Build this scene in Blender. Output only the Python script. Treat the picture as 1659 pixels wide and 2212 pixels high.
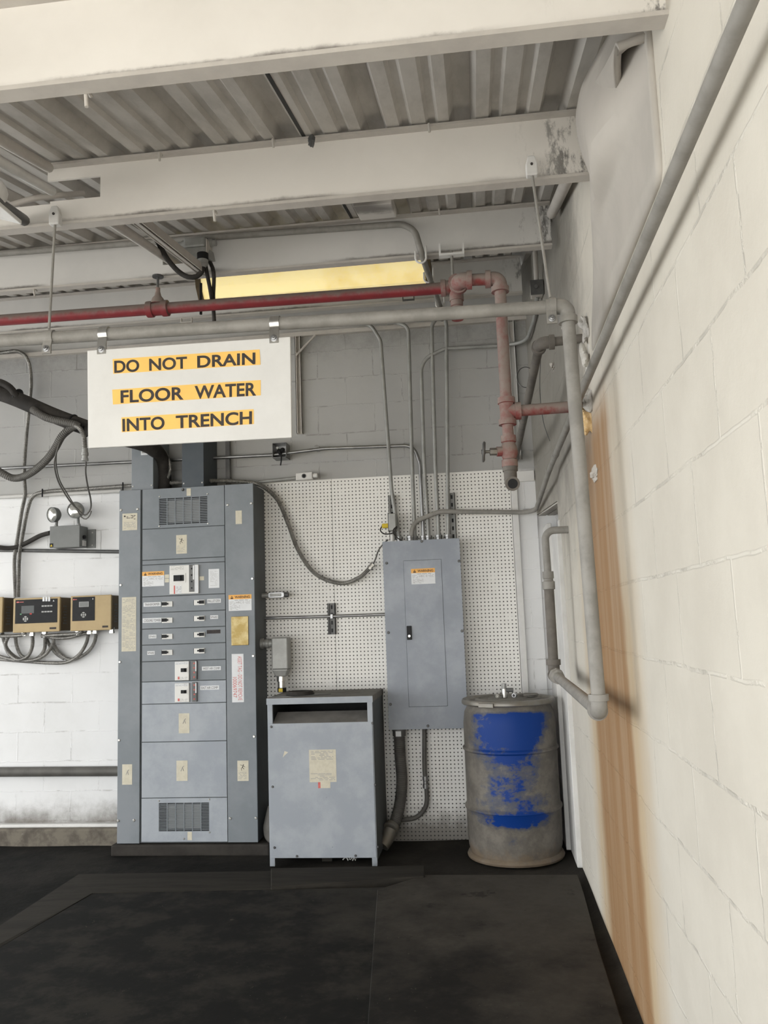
import bpy, bmesh, math, random
from mathutils import Vector, Matrix
random.seed(7)
S = bpy.context.scene
COL = S.collection
for o in list(bpy.data.objects): bpy.data.objects.remove(o)

# ------------------------------------------------------------------ camera
H = 1.437                      # lens height above the floor (m)
FPX = 1802.0                   # focal length in pixels of the 1659 x 2212 frame
YAW, PITCH, ROLL = [math.radians(a) for a in (6.58, 7.585, -2.016)]
CAMF = Vector((-math.sin(YAW)*math.cos(PITCH), math.cos(YAW)*math.cos(PITCH), math.sin(PITCH)))
_r0 = CAMF.cross(Vector((0, 0, 1))).normalized(); _u0 = _r0.cross(CAMF)
CAMR = math.cos(ROLL)*_r0 + math.sin(ROLL)*_u0
CAMU = -math.sin(ROLL)*_r0 + math.cos(ROLL)*_u0
CAMP = Vector((0, 0, H))
cd = bpy.data.cameras.new('camera'); cam = bpy.data.objects.new('camera', cd); COL.objects.link(cam)
cd.sensor_fit = 'VERTICAL'; cd.sensor_height = 36.0; cd.lens = FPX/2212*36.0
cd.clip_start = 0.05; cd.clip_end = 200
cam.matrix_world = Matrix(((CAMR.x, CAMU.x, -CAMF.x, 0), (CAMR.y, CAMU.y, -CAMF.y, 0), (CAMR.z, CAMU.z, -CAMF.z, H), (0, 0, 0, 1)))
S.camera = cam

# ------------------------------------------------------------------ light
S.view_settings.view_transform = 'Standard'; S.view_settings.look = 'None'
S.view_settings.gamma = 1.0; S.view_settings.use_curve_mapping = False
S.view_settings.exposure = 0.0
W = bpy.data.worlds.new('sky'); S.world = W; W.use_nodes = True
W.node_tree.nodes['Background'].inputs[0].default_value = (0.985, 1.0, 1.0, 1)
W.node_tree.nodes['Background'].inputs[1].default_value = 4.9

def area(name, loc, target, sx, sy, power, color):
    l = bpy.data.lights.new(name, 'AREA'); l.shape = 'RECTANGLE'; l.size = sx; l.size_y = sy
    l.energy = power; l.color = color
    o = bpy.data.objects.new(name, l); COL.objects.link(o); o.location = loc
    o.rotation_euler = (Vector(target)-Vector(loc)).to_track_quat('-Z', 'Y').to_euler()
    return o
0 and area('door_daylight', (-2.6, -3.2, 2.6), (-1.0, 5.0, 0.9), 5.0, 2.2, 60, (1.0, 0.985, 0.97))

sl = bpy.data.lights.new('sun', 'SUN'); sl.energy = 11.5; sl.angle = .03; sl.color = (1.0, .96, .90)
so = bpy.data.objects.new('sun', sl); COL.objects.link(so); so.location = (-6, -12, 14)
so.rotation_euler = Vector((.22, .42, -.88)).to_track_quat('-Z', 'Y').to_euler()

# ------------------------------------------------------------------ maths
def ray(px, py): return CAMF + (px-829.5)/FPX*CAMR - (py-1106.0)/FPX*CAMU
def oy(px, py, Y): d = ray(px, py); return CAMP + d*(Y/d.y)
def ox(px, py, X): d = ray(px, py); return CAMP + d*(X/d.x)
def oz(px, py, Z): d = ray(px, py); return CAMP + d*((Z-H)/d.z)
SL = 0.23
def deckz(y): return 3.30 + SL*(y-2.95)
WALL, PEG, CABF, TRF, PANF = 5.78, 5.757, 5.45, 5.17, 5.60
XR = 0.48
def rect(x0, y0, x1, y1, Y):
    """a rectangle seen at those corners on the upright plane at depth Y -> x0,x1,z0,z1"""
    my, mx = (y0+y1)/2, (x0+x1)/2
    return oy(x0, my, Y).x, oy(x1, my, Y).x, oy(mx, y1, Y).z, oy(mx, y0, Y).z

# ------------------------------------------------------------------ materials
def newmat(name):
    m = bpy.data.materials.new(name); m.use_nodes = True
    nt = m.node_tree; b = nt.nodes['Principled BSDF']
    return m, nt, b
def N(nt, typ, **kw):
    n = nt.nodes.new(typ)
    for k, v in kw.items():
        if k.startswith('i_'):
            n.inputs[k[2:].replace('_', ' ')].default_value = v
        else: setattr(n, k, v)
    return n
def L(nt, a, b): nt.links.new(a, b)
def c4(c): return (c[0], c[1], c[2], 1)
def pos(nt): return N(nt, 'ShaderNodeNewGeometry').outputs['Position']
def noise(nt, scale, detail=4, rough=.6, vec=None, stretch=None):
    n = N(nt, 'ShaderNodeTexNoise'); n.inputs['Scale'].default_value = scale
    n.inputs['Detail'].default_value = detail; n.inputs['Roughness'].default_value = rough
    v = vec if vec is not None else pos(nt)
    if stretch:
        mp = N(nt, 'ShaderNodeMapping'); mp.inputs['Scale'].default_value = stretch; L(nt, v, mp.inputs['Vector']); v = mp.outputs[0]
    L(nt, v, n.inputs['Vector'])
    return n.outputs['Fac']
def ramp(nt, val, a, b, va=0.0, vb=1.0):
    r = N(nt, 'ShaderNodeMapRange'); r.clamp = True; r.interpolation_type = 'SMOOTHSTEP'
    for i, x in zip(('From Min', 'From Max', 'To Min', 'To Max'), (a, b, va, vb)): r.inputs[i].default_value = x
    L(nt, val, r.inputs['Value']); return r.outputs['Result']
def mix(nt, fac, a, b, mode='MIX'):
    m = N(nt, 'ShaderNodeMix', data_type='RGBA', blend_type=mode)
    for sock, v in ((m.inputs['Factor'], fac), (m.inputs['A'], a), (m.inputs['B'], b)):
        if isinstance(v, (int, float)): sock.default_value = v
        elif isinstance(v, (tuple, list)): sock.default_value = c4(v)
        else: L(nt, v, sock)
    return m.outputs['Result']
def math_(nt, op, a, b=None, c=None):
    m = N(nt, 'ShaderNodeMath', operation=op)
    for i, v in enumerate((a, b, c)):
        if v is None: continue
        if isinstance(v, (int, float)): m.inputs[i].default_value = v
        else: L(nt, v, m.inputs[i])
    return m.outputs[0]
def bump(nt, b, h, strength=.3, dist=.01):
    n = N(nt, 'ShaderNodeBump'); n.inputs['Strength'].default_value = strength; n.inputs['Distance'].default_value = dist
    L(nt, h, n.inputs['Height']); L(nt, n.outputs[0], b.inputs['Normal']); return n
def paint(name, base, alt=None, alt_amt=.5, alt_scale=6, rough=.55, metal=0.0, speck=None, speck_thr=.68, speck_scale=45,
          dust=None, dust_lo=.2, dust_hi=.8, bmp=0.0, bscale=80, stretch=None, spec=.3):
    """painted or bare surface: base colour, broad patches, specks of dirt, dust that settles on upward faces"""
    m, nt, b = newmat(name)
    col = base
    if alt: col = mix(nt, math_(nt, 'MULTIPLY', ramp(nt, noise(nt, alt_scale, 6, .65, stretch=stretch), .38, .66), alt_amt), base, alt)
    if speck: col = mix(nt, ramp(nt, noise(nt, speck_scale, 5, .7), speck_thr, speck_thr+.07, 0, .8), col, speck)
    if dust:
        nz = N(nt, 'ShaderNodeSeparateXYZ'); L(nt, N(nt, 'ShaderNodeNewGeometry').outputs['Normal'], nz.inputs[0])
        f = math_(nt, 'ADD', nz.outputs['Z'], math_(nt, 'MULTIPLY', math_(nt, 'SUBTRACT', noise(nt, 22, 5, .7), .5), 1.3))
        col = mix(nt, ramp(nt, f, dust_lo, dust_hi, 0, .92), col, dust)
    if isinstance(col, (tuple, list)): b.inputs['Base Color'].default_value = c4(col)
    else: L(nt, col, b.inputs['Base Color'])
    b.inputs['Roughness'].default_value = rough; b.inputs['Metallic'].default_value = metal; b.inputs['Specular IOR Level'].default_value = spec if max(base) > .05 else .12
    if bmp: bump(nt, b, noise(nt, bscale, 4, .6), bmp, .004)
    return m
M = {}
M['cab'] = paint('grey_enamel', (.185, .205, .222), (.235, .252, .272), .8, 2.6, .46, 0, (.09, .1, .11), .71, 30, bmp=.03)
M['cab_lo'] = paint('grey_enamel_worn_lit', (.30, .325, .36), (.365, .39, .42), .9, 5.0, .5, 0, (.12, .135, .15), .69, 26, bmp=.03)  # transformer grey; also the cabinet's lower panels, painted as more brightly lit
M['cab_dk'] = paint('dark_slate_enamel', (.06, .072, .085), (.08, .09, .1), .6, 4, .5)
M['cab_side'] = paint('shaded_grey_enamel', (.10, .11, .115), (.07, .075, .075), .7, 3, .6)  # grey enamel darkened for cabinet and transformer sides turned from the light
M['dusty_top'] = paint('dusty_sheet', (.19, .18, .165), (.12, .115, .105), .7, 6, .85, 0, (.05, .05, .05), .7, 30)
M['panel'] = paint('scuffed_grey_enamel', (.245, .265, .30), (.345, .368, .402), .7, 3.5, .42, 0, (.08, .09, .1), .70, 22, bmp=.03)
M['beam'] = paint('white_paint', (.70, .675, .63), (.61, .585, .54), .6, 3, .6, 0, (.12, .11, .10), .735, 14, bmp=.05, bscale=25)
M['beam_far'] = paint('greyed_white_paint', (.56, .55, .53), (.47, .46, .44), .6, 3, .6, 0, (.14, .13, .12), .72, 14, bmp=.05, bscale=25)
M['flange'] = paint('dusty_white_paint', (.50, .47, .43), (.42, .39, .36), .7, 8, .65, 0, (.12, .11, .1), .70, 20)
M['deck'] = paint('grimy_painted_steel', (.52, .495, .46), (.38, .36, .33), .8, 3.5, .62, 0, (.05, .05, .05), .70, 9, stretch=(2.5, .8, 1))
M['galv'] = paint('dusty_galvanised', (.275, .262, .24), (.20, .19, .172), .8, 10, .55, .0, (.16, .15, .135), .68, 30, dust=(.36, .34, .305), dust_lo=.3, dust_hi=1.1, bmp=.05)
M['emt'] = paint('grey_conduit', (.33, .33, .315), (.25, .25, .238), .8, 9, .45, .25, (.15, .15, .14), .7, 40)
M['steel'] = paint('bare_steel', (.33, .33, .33), (.22, .22, .22), .8, 10, .34, .8)
M['dksteel'] = paint('dark_steel', (.10, .10, .10), (.17, .165, .155), .6, 10, .5, .4)
M['chrome'] = paint('zinc_plate', (.62, .61, .58), (.45, .44, .42), .6, 20, .28, .9)
M['red'] = paint('red_pipe_paint', (.215, .028, .032), (.15, .025, .03), .6, 10, .5, 0, (.10, .06, .055), .68, 30, dust=(.17, .14, .122), dust_lo=-.6, dust_hi=.35)
M['redpink'] = paint('dusty_red_paint', (.21, .042, .04), (.235, .165, .148), 1.0, 11, .65, 0, (.18, .025, .03), .64, 14, dust=(.255, .215, .188), dust_lo=-.75, dust_hi=.4)
M['tan'] = paint('tan_enamel', (.42, .315, .165), (.36, .265, .14), .6, 9, .5, 0, (.1, .07, .04), .73, 35)
M['brown'] = paint('brown_enamel', (.105, .075, .04), (.08, .058, .03), .6, 9, .55)
M['black'] = paint('black_plastic', (.014, .014, .015), (.025, .025, .025), .5, 12, .4)
M['rubber'] = paint('dusty_black_rubber', (.028, .026, .024), (.055, .05, .045), .7, 10, .75, dust=(.085, .078, .07), dust_lo=.3, dust_hi=1.1)
M['hose'] = paint('grey_flex_hose', (.12, .115, .105), (.08, .075, .07), .7, 10, .6, .2)
M['flex'] = paint('flexible_metal_conduit', (.30, .29, .27), (.17, .165, .155), .7, 14, .42, .65)
M['white'] = paint('white_plastic', (.72, .71, .68), (.64, .63, .60), .5, 8, .5)
M['paper'] = paint('white_sticker', (.70, .71, .72), (.60, .61, .62), .4, 30, .6)
M['cream'] = paint('yellowed_sticker', (.60, .56, .45), (.50, .46, .36), .6, 30, .65)
M['orange'] = paint('orange_sticker', (.80, .42, .11), (.72, .37, .10), .4, 20, .55)
M['sunyellow'] = paint('amber_letter_tape', (.86, .52, .135), (.80, .47, .12), .5, 12, .5)
M['ink'] = paint('black_ink', (.045, .04, .04), (.075, .065, .06), .6, 30, .6)
M['faintink'] = paint('grey_print', (.33, .32, .30), (.42, .41, .38), .6, 60, .7)
M['redink'] = paint('red_ink', (.55, .12, .11), (.6, .2, .17), .6, 60, .6)
M['brass'] = paint('brass_foil', (.25, .18, .06), (.38, .31, .16), .9, 14, .38, .5, bmp=.25, bscale=35)
M['greybox'] = paint('medium_grey_enamel', (.185, .19, .185), (.15, .155, .15), .6, 8, .5)
M['dustpipe'] = paint('brown_dusty_pipe', (.165, .15, .132), (.11, .10, .09), .8, 9, .75, 0, (.05, .045, .04), .7, 25, dust=(.24, .22, .195), dust_lo=.2, dust_hi=1.0)
M['board'] = paint('white_sign_board', (.64, .63, .605), (.58, .57, .545), .5, 7, .5, 0, (.35, .34, .32), .74, 28)
M['cream_trim'] = paint('white_trim_paint', (.66, .65, .63), (.55, .54, .52), .6, 6, .6, 0, (.12, .11, .1), .69, 35)
M['foam'] = paint('spray_foam', (.47, .45, .41), (.62, .60, .56), .8, 30, .8, bmp=.9, bscale=40)
M['orangefoam'] = paint('yellowed_spray_foam', (.55, .37, .17), (.68, .53, .33), .8, 60, .85, bmp=1.0, bscale=70)
M['foil'] = paint('grey_foam_lump', (.50, .48, .45), (.30, .285, .26), .9, 22, .6, .1, bmp=1.0, bscale=60)
M['sheet'] = paint('painted_insulation', (.46, .43, .39), (.40, .375, .34), .7, 4, .7, 0, (.2, .19, .17), .76, 14, bmp=.25, bscale=9)
M['glass'] = paint('lamp_lens', (.62, .62, .58), (.30, .30, .28), .8, 25, .12, .55)
M['yellowplug'] = paint('yellow_plastic', (.62, .45, .02), (.5, .36, .03), .5, 20, .45)
M['red_led'] = paint('red_button', (.5, .06, .05)); M['green_led'] = paint('green_button', (.12, .3, .16))
M['screen'] = paint('grey_display', (.06, .066, .066), (.045, .05, .05), .5, 20, .3)
M['padconc'] = paint('dark_concrete', (.034, .031, .028), (.055, .05, .044), .7, 6, .9, 0, (.12, .11, .1), .76, 60, bmp=.3, bscale=30)
M['ledge'] = paint('dirty_concrete_curb', (.17, .15, .12), (.07, .06, .05), .8, 9, .9, 0, (.4, .38, .35), .70, 25, bmp=.5, bscale=30)
M['timber'] = paint('sooty_timber', (.034, .031, .026), (.02, .0185, .016), .8, 5, .85, bmp=.3, bscale=20, stretch=(.4, 3, 3))
M['concrete'] = paint('pale_concrete', (.60, .585, .55), (.52, .505, .475), .6, 2, .9)

def beampaint(name, base, alt):
    m, nt, b = newmat(name)
    tc = N(nt, 'ShaderNodeTexCoord'); sp = N(nt, 'ShaderNodeSeparateXYZ'); L(nt, tc.outputs['Object'], sp.inputs[0])
    sw = N(nt, 'ShaderNodeSeparateXYZ'); L(nt, pos(nt), sw.inputs[0])
    col = mix(nt, math_(nt, 'MULTIPLY', ramp(nt, noise(nt, 2.5, 5, .6), .38, .66), .6), base, alt)
    col = mix(nt, ramp(nt, noise(nt, 16, 5, .72), .73, .79, 0, .75), col, (.14, .13, .12))
    patch = ramp(nt, noise(nt, 1.1, 3, .5, stretch=(1, 1, .2)), .44, .56)
    edge = ramp(nt, math_(nt, 'SUBTRACT', sp.outputs['Z'], math_(nt, 'MULTIPLY', noise(nt, 9, 5, .7), .035)), .022, .004)
    col = mix(nt, math_(nt, 'MULTIPLY', math_(nt, 'MULTIPLY', edge, patch), .8), col, (.10, .085, .075))
    end = math_(nt, 'MULTIPLY', ramp(nt, sw.outputs['X'], .16, .42), ramp(nt, noise(nt, 9, 7, .75, stretch=(1.6, 1, .6)), .50, .62))
    col = mix(nt, math_(nt, 'MULTIPLY', end, .85), col, (.07, .065, .06))
    L(nt, col, b.inputs['Base Color']); b.inputs['Roughness'].default_value = .55
    bump(nt, b, noise(nt, 14, 4, .6), .06, .004); return m
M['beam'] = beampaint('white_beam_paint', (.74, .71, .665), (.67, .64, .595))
M['beam_shaded'] = beampaint('shaded_beam_paint', (.62, .605, .58), (.54, .53, .51))  # darker copy for the far beams, light falloff put into the paint
def m_lens():
    m, nt, b = newmat('fluorescent_lens')
    n = ramp(nt, noise(nt, 5, 6, .65), .42, .75)
    col = mix(nt, n, (1.0, .84, .42), (.80, .60, .22))
    L(nt, col, b.inputs['Base Color']); L(nt, col, b.inputs['Emission Color']); b.inputs['Emission Strength'].default_value = .52
    b.inputs['Roughness'].default_value = .4
    return m
M['lens'] = m_lens()

def blockwall(name, ax, rowh, roww, z0, a0, base, alt, mortar_dk, mortar_lt, spots=.72, jw=.006, rust=False, grime_shade=False):
    m, nt, b = newmat(name)
    sp = N(nt, 'ShaderNodeSeparateXYZ'); L(nt, pos(nt), sp.inputs[0])
    cb = N(nt, 'ShaderNodeCombineXYZ')
    wob = math_(nt, 'MULTIPLY', math_(nt, 'SUBTRACT', noise(nt, 5, 3), .5), .02)
    L(nt, math_(nt, 'ADD', math_(nt, 'SUBTRACT', sp.outputs[ax], a0), wob), cb.inputs[0])
    L(nt, math_(nt, 'ADD', math_(nt, 'SUBTRACT', sp.outputs['Z'], z0), wob), cb.inputs[1])
    br = N(nt, 'ShaderNodeTexBrick'); br.offset = .5; br.squash = 1
    br.inputs['Scale'].default_value = 1; br.inputs['Brick Width'].default_value = roww; br.inputs['Row Height'].default_value = rowh
    br.inputs['Mortar Size'].default_value = jw; br.inputs['Mortar Smooth'].default_value = .6; br.inputs['Bias'].default_value = 0
    L(nt, cb.outputs[0], br.inputs['Vector'])
    joint = br.outputs['Fac']
    n1 = noise(nt, 2.2, 6, .65); n2 = noise(nt, 7, 6, .7); n3 = noise(nt, 60, 4, .7)
    col = mix(nt, ramp(nt, n1, .35, .68, 0, .75), base, alt)
    # joints: partly filled with paint, partly open, partly proud of the face
    jd = math_(nt, 'MULTIPLY', joint, ramp(nt, math_(nt, 'ADD', math_(nt, 'MULTIPLY', n2, .6), math_(nt, 'MULTIPLY', n1, .4)), .47, .60))
    jl = math_(nt, 'MULTIPLY', joint, ramp(nt, n2, .56, .44))
    col = mix(nt, math_(nt, 'MULTIPLY', jd, .6), col, mortar_dk)
    col = mix(nt, math_(nt, 'MULTIPLY', jl, .6), col, mortar_lt)
    col = mix(nt, ramp(nt, noise(nt, 13, 6, .75), spots, spots+.06, 0, .7), col, mortar_dk)
    if rust:
        w = math_(nt, 'MULTIPLY', math_(nt, 'SUBTRACT', noise(nt, 2.5, 4, .6, stretch=(1, 1.2, .5)), .5), .22)
        y = math_(nt, 'ADD', sp.outputs['Y'], w)
        drift = math_(nt, 'MULTIPLY', math_(nt, 'SUBTRACT', 2.3, sp.outputs['Z']), .02)      # runs wider and nearer lower down
        y = math_(nt, 'ADD', y, drift)
        top = ramp(nt, math_(nt, 'ADD', sp.outputs['Z'], math_(nt, 'MULTIPLY', w, .6)), 2.36, 2.12)
        streak = noise(nt, 9, 5, .6, stretch=(1, 1, .05))
        light = math_(nt, 'MULTIPLY', ramp(nt, y, 2.62, 3.0), ramp(nt, y, 4.4, 4.05))
        widen = ramp(nt, sp.outputs['Z'], 1.9, 1.2)
        light = math_(nt, 'MULTIPLY', light, math_(nt, 'ADD', .45, math_(nt, 'MULTIPLY', widen, .55)))
        dark = math_(nt, 'MULTIPLY', ramp(nt, y, 2.98, 3.08), ramp(nt, y, 4.12, 3.9))
        light = math_(nt, 'MULTIPLY', light, top); dark = math_(nt, 'MULTIPLY', dark, top)
        col = mix(nt, math_(nt, 'MULTIPLY', light, ramp(nt, streak, .32, .66, .72, 1.0)), col, (.50, .385, .245))
        col = mix(nt, math_(nt, 'MULTIPLY', dark, ramp(nt, streak, .34, .60, .72, .97)), col, (.295, .165, .072))
    if rust:
        far = math_(nt, 'ADD', sp.outputs['Y'], math_(nt, 'MULTIPLY', math_(nt, 'SUBTRACT', noise(nt, 3, 6, .7), .5), .9))
        hi = math_(nt, 'ADD', sp.outputs['Z'], math_(nt, 'MULTIPLY', math_(nt, 'SUBTRACT', noise(nt, 2.2, 5, .65), .5), 1.1))
        old = math_(nt, 'MULTIPLY', ramp(nt, far, 3.3, 3.9), ramp(nt, hi, 1.5, 2.4))      # sooty parging by the corner, darkened further to deepen the corner shade
        col = mix(nt, math_(nt, 'MULTIPLY', old, .85), col, mix(nt, n2, (.115, .105, .092), (.25, .235, .21)))
    if grime_shade:
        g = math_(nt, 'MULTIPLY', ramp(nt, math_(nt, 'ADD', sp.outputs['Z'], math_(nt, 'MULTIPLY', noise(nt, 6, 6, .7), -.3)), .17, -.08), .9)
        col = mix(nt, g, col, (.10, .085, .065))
        old = ramp(nt, math_(nt, 'ADD', sp.outputs['Z'], math_(nt, 'MULTIPLY', noise(nt, 7, 4, .6), .05)), 2.46, 2.50)      # older, sooty paint above the repainted part, with upper shade mixed into the colour
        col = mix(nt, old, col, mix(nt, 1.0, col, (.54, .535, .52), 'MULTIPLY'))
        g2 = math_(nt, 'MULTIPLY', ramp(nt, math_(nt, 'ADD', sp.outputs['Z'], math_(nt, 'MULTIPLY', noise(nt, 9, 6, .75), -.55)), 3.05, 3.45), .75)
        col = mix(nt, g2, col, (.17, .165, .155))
    L(nt, col, b.inputs['Base Color']); b.inputs['Roughness'].default_value = .75
    h = math_(nt, 'ADD', math_(nt, 'MULTIPLY', math_(nt, 'SUBTRACT', jl, jd), .9), math_(nt, 'ADD', math_(nt, 'MULTIPLY', n3, .22 if rust else .12), math_(nt, 'MULTIPLY', n2, .25)))
    bump(nt, b, h, .42 if rust else .32, .009)
    return m
M['wall_back'] = blockwall('painted_block_back', 'X', .2045, .409, 3.206, -2.55, (.72, .72, .72), (.655, .655, .65), (.40, .39, .38), (.74, .74, .74), .735, grime_shade=True)
M['wall_right'] = blockwall('painted_block_right', 'Y', .2345, .469, 1.540, 2.626, (.61, .575, .505), (.535, .50, .435), (.40, .38, .34), (.64, .61, .545), .785, .006, rust=True)

def m_peg():
    m, nt, b = newmat('white_pegboard')
    sp = N(nt, 'ShaderNodeSeparateXYZ'); L(nt, pos(nt), sp.inputs[0])
    q = []
    for a in ('X', 'Z'):
        f = math_(nt, 'SUBTRACT', math_(nt, 'FRACT', math_(nt, 'ADD', math_(nt, 'DIVIDE', sp.outputs[a], .0254), 400.3)), .5)
        q.append(math_(nt, 'MULTIPLY', f, f))
    d = math_(nt, 'SQRT', math_(nt, 'ADD', q[0], q[1]))
    hole = ramp(nt, d, .20, .13)
    plug = ramp(nt, noise(nt, 8, 3, .6), .62, .66)     # some holes are painted shut
    hole = math_(nt, 'MULTIPLY', hole, math_(nt, 'SUBTRACT', 1.0, math_(nt, 'MULTIPLY', plug, .75)))
    col = mix(nt, ramp(nt, noise(nt, 3, 6, .65), .4, .7, 0, .6), (.80, .785, .75), (.72, .70, .66))
    col = mix(nt, ramp(nt, noise(nt, 20, 6, .75), .69, .76, 0, .6), col, (.30, .29, .27))
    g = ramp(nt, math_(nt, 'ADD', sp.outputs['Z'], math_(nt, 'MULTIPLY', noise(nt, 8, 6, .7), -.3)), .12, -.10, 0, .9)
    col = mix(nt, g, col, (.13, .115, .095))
    col = mix(nt, hole, col, (.012, .011, .010))
    L(nt, col, b.inputs['Base Color']); b.inputs['Roughness'].default_value = .55
    bump(nt, b, math_(nt, 'MULTIPLY', hole, -1.0), .5, .004)
    return m
M['peg'] = m_peg()

def m_drum():
    m, nt, b = newmat('dirty_blue_plastic')
    n = noise(nt, 5.5, 7, .68, stretch=(1, 1, 1.15)); n2 = noise(nt, 24, 6, .75, stretch=(.55, .55, 1.5))
    sp = N(nt, 'ShaderNodeSeparateXYZ'); L(nt, pos(nt), sp.inputs[0])
    f = math_(nt, 'ADD', math_(nt, 'MULTIPLY', n, .75), math_(nt, 'MULTIPLY', n2, .25))
    # wiped clean in the middle, caked with dust on the flanks, the rim and the foot
    dx = math_(nt, 'SUBTRACT', sp.outputs['X'], .115); dx = math_(nt, 'MULTIPLY', math_(nt, 'MULTIPLY', dx, dx), 4.4)
    up = ramp(nt, sp.outputs['Z'], .50, .80, 0, .13)
    foot = math_(nt, 'SUBTRACT', ramp(nt, sp.outputs['Z'], .36, .18, 0, .20), math_(nt, 'MULTIPLY', ramp(nt, sp.outputs['Z'], .20, .24), ramp(nt, sp.outputs['Z'], .33, .28, 0, .20)))
    rim = ramp(nt, sp.outputs['Z'], .86, .91, 0, .4)
    f = math_(nt, 'SUBTRACT', math_(nt, 'ADD', f, up), math_(nt, 'ADD', math_(nt, 'ADD', dx, foot), rim))
    col = mix(nt, ramp(nt, noise(nt, 9, 6, .7), .35, .7), (.115, .105, .092), (.185, .168, .145))
    col = mix(nt, ramp(nt, f, .35, .45, 0, .6), col, (.045, .062, .115))
    col = mix(nt, ramp(nt, f, .455, .53), col, (.004, .036, .20))
    ru = ramp(nt, math_(nt, 'ADD', sp.outputs['Z'], math_(nt, 'MULTIPLY', noise(nt, 12, 5, .7), -.22)), .0, -.10, 0, .5)
    col = mix(nt, ru, col, (.21, .145, .085))
    L(nt, col, b.inputs['Base Color']); b.inputs['Roughness'].default_value = .5; b.inputs['Specular IOR Level'].default_value = .2
    bump(nt, b, n2, .12, .004)
    return m
M['drum'] = m_drum()
M['drumlid'] = paint('dusty_drum_lid', (.19, .18, .16), (.13, .12, .105), .7, 9, .7)
M['ring'] = paint('dull_clamp_ring', (.23, .22, .20), (.18, .155, .12), .7, 9, .42, .5)

def m_mat(name, lo, hi, rough):
    m, nt, b = newmat(name)
    sp = N(nt, 'ShaderNodeSeparateXYZ'); L(nt, pos(nt), sp.inputs[0])
    n = noise(nt, 2.4, 7, .68)
    # darker in the near left part, paler towards the back and the right wall
    d = math_(nt, 'ADD', math_(nt, 'MULTIPLY', math_(nt, 'SUBTRACT', sp.outputs['Y'], 4.0), .38), math_(nt, 'MULTIPLY', math_(nt, 'ADD', sp.outputs['X'], .25), .50))
    d = math_(nt, 'ADD', d, math_(nt, 'MULTIPLY', math_(nt, 'SUBTRACT', n, .5), 1.9))
    col = mix(nt, ramp(nt, d, -.45, .45), lo, hi)
    col = mix(nt, ramp(nt, noise(nt, 4.5, 7, .72), .42, .66, 0, .55), col, (.040, .036, .030))
    col = mix(nt, ramp(nt, noise(nt, 85, 3, .6), .70, .76, 0, .8), col, (.12, .11, .095))
    col = mix(nt, ramp(nt, noise(nt, 7, 6, .72), .60, .68, 0, .65), col, (.016, .015, .0135))
    col = mix(nt, ramp(nt, noise(nt, 11, 7, .78, stretch=(1, .6, 1)), .655, .70, 0, .6), col, (.12, .105, .078))
    L(nt, col, b.inputs['Base Color']); b.inputs['Roughness'].default_value = rough; b.inputs['Specular IOR Level'].default_value = .14
    bump(nt, b, noise(nt, 12, 5, .65), .2, .006); return m
M['matrubber'] = m_mat('worn_black_mat', (.009, .009, .0085), (.050, .046, .039), .85)
M['plate'] = m_mat('dusty_steel_plate', (.013, .0125, .0115), (.066, .060, .051), .8)
def m_floor():
    m, nt, b = newmat('sooty_floor')
    n = ramp(nt, noise(nt, 1.6, 7, .68), .38, .68); col = mix(nt, n, (.009, .009, .0085), (.024, .0225, .020))
    col = mix(nt, ramp(nt, noise(nt, 60, 4, .7), .69, .75), col, (.10, .092, .08))
    sp = N(nt, 'ShaderNodeSeparateXYZ'); L(nt, pos(nt), sp.inputs[0])
    dirt = ramp(nt, math_(nt, 'ADD', sp.outputs['X'], math_(nt, 'MULTIPLY', noise(nt, 3, 6, .7), 1.2)), -1.6, .3, 0, .8)      # drier, dustier ground by the drum
    col = mix(nt, dirt, col, mix(nt, n, (.030, .0275, .024), (.055, .050, .043)))
    L(nt, col, b.inputs['Base Color']); b.inputs['Roughness'].default_value = .9; b.inputs['Specular IOR Level'].default_value = .1
    bump(nt, b, noise(nt, 18, 6, .7), .5, .01)
    return m
M['floor'] = m_floor()

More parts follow.
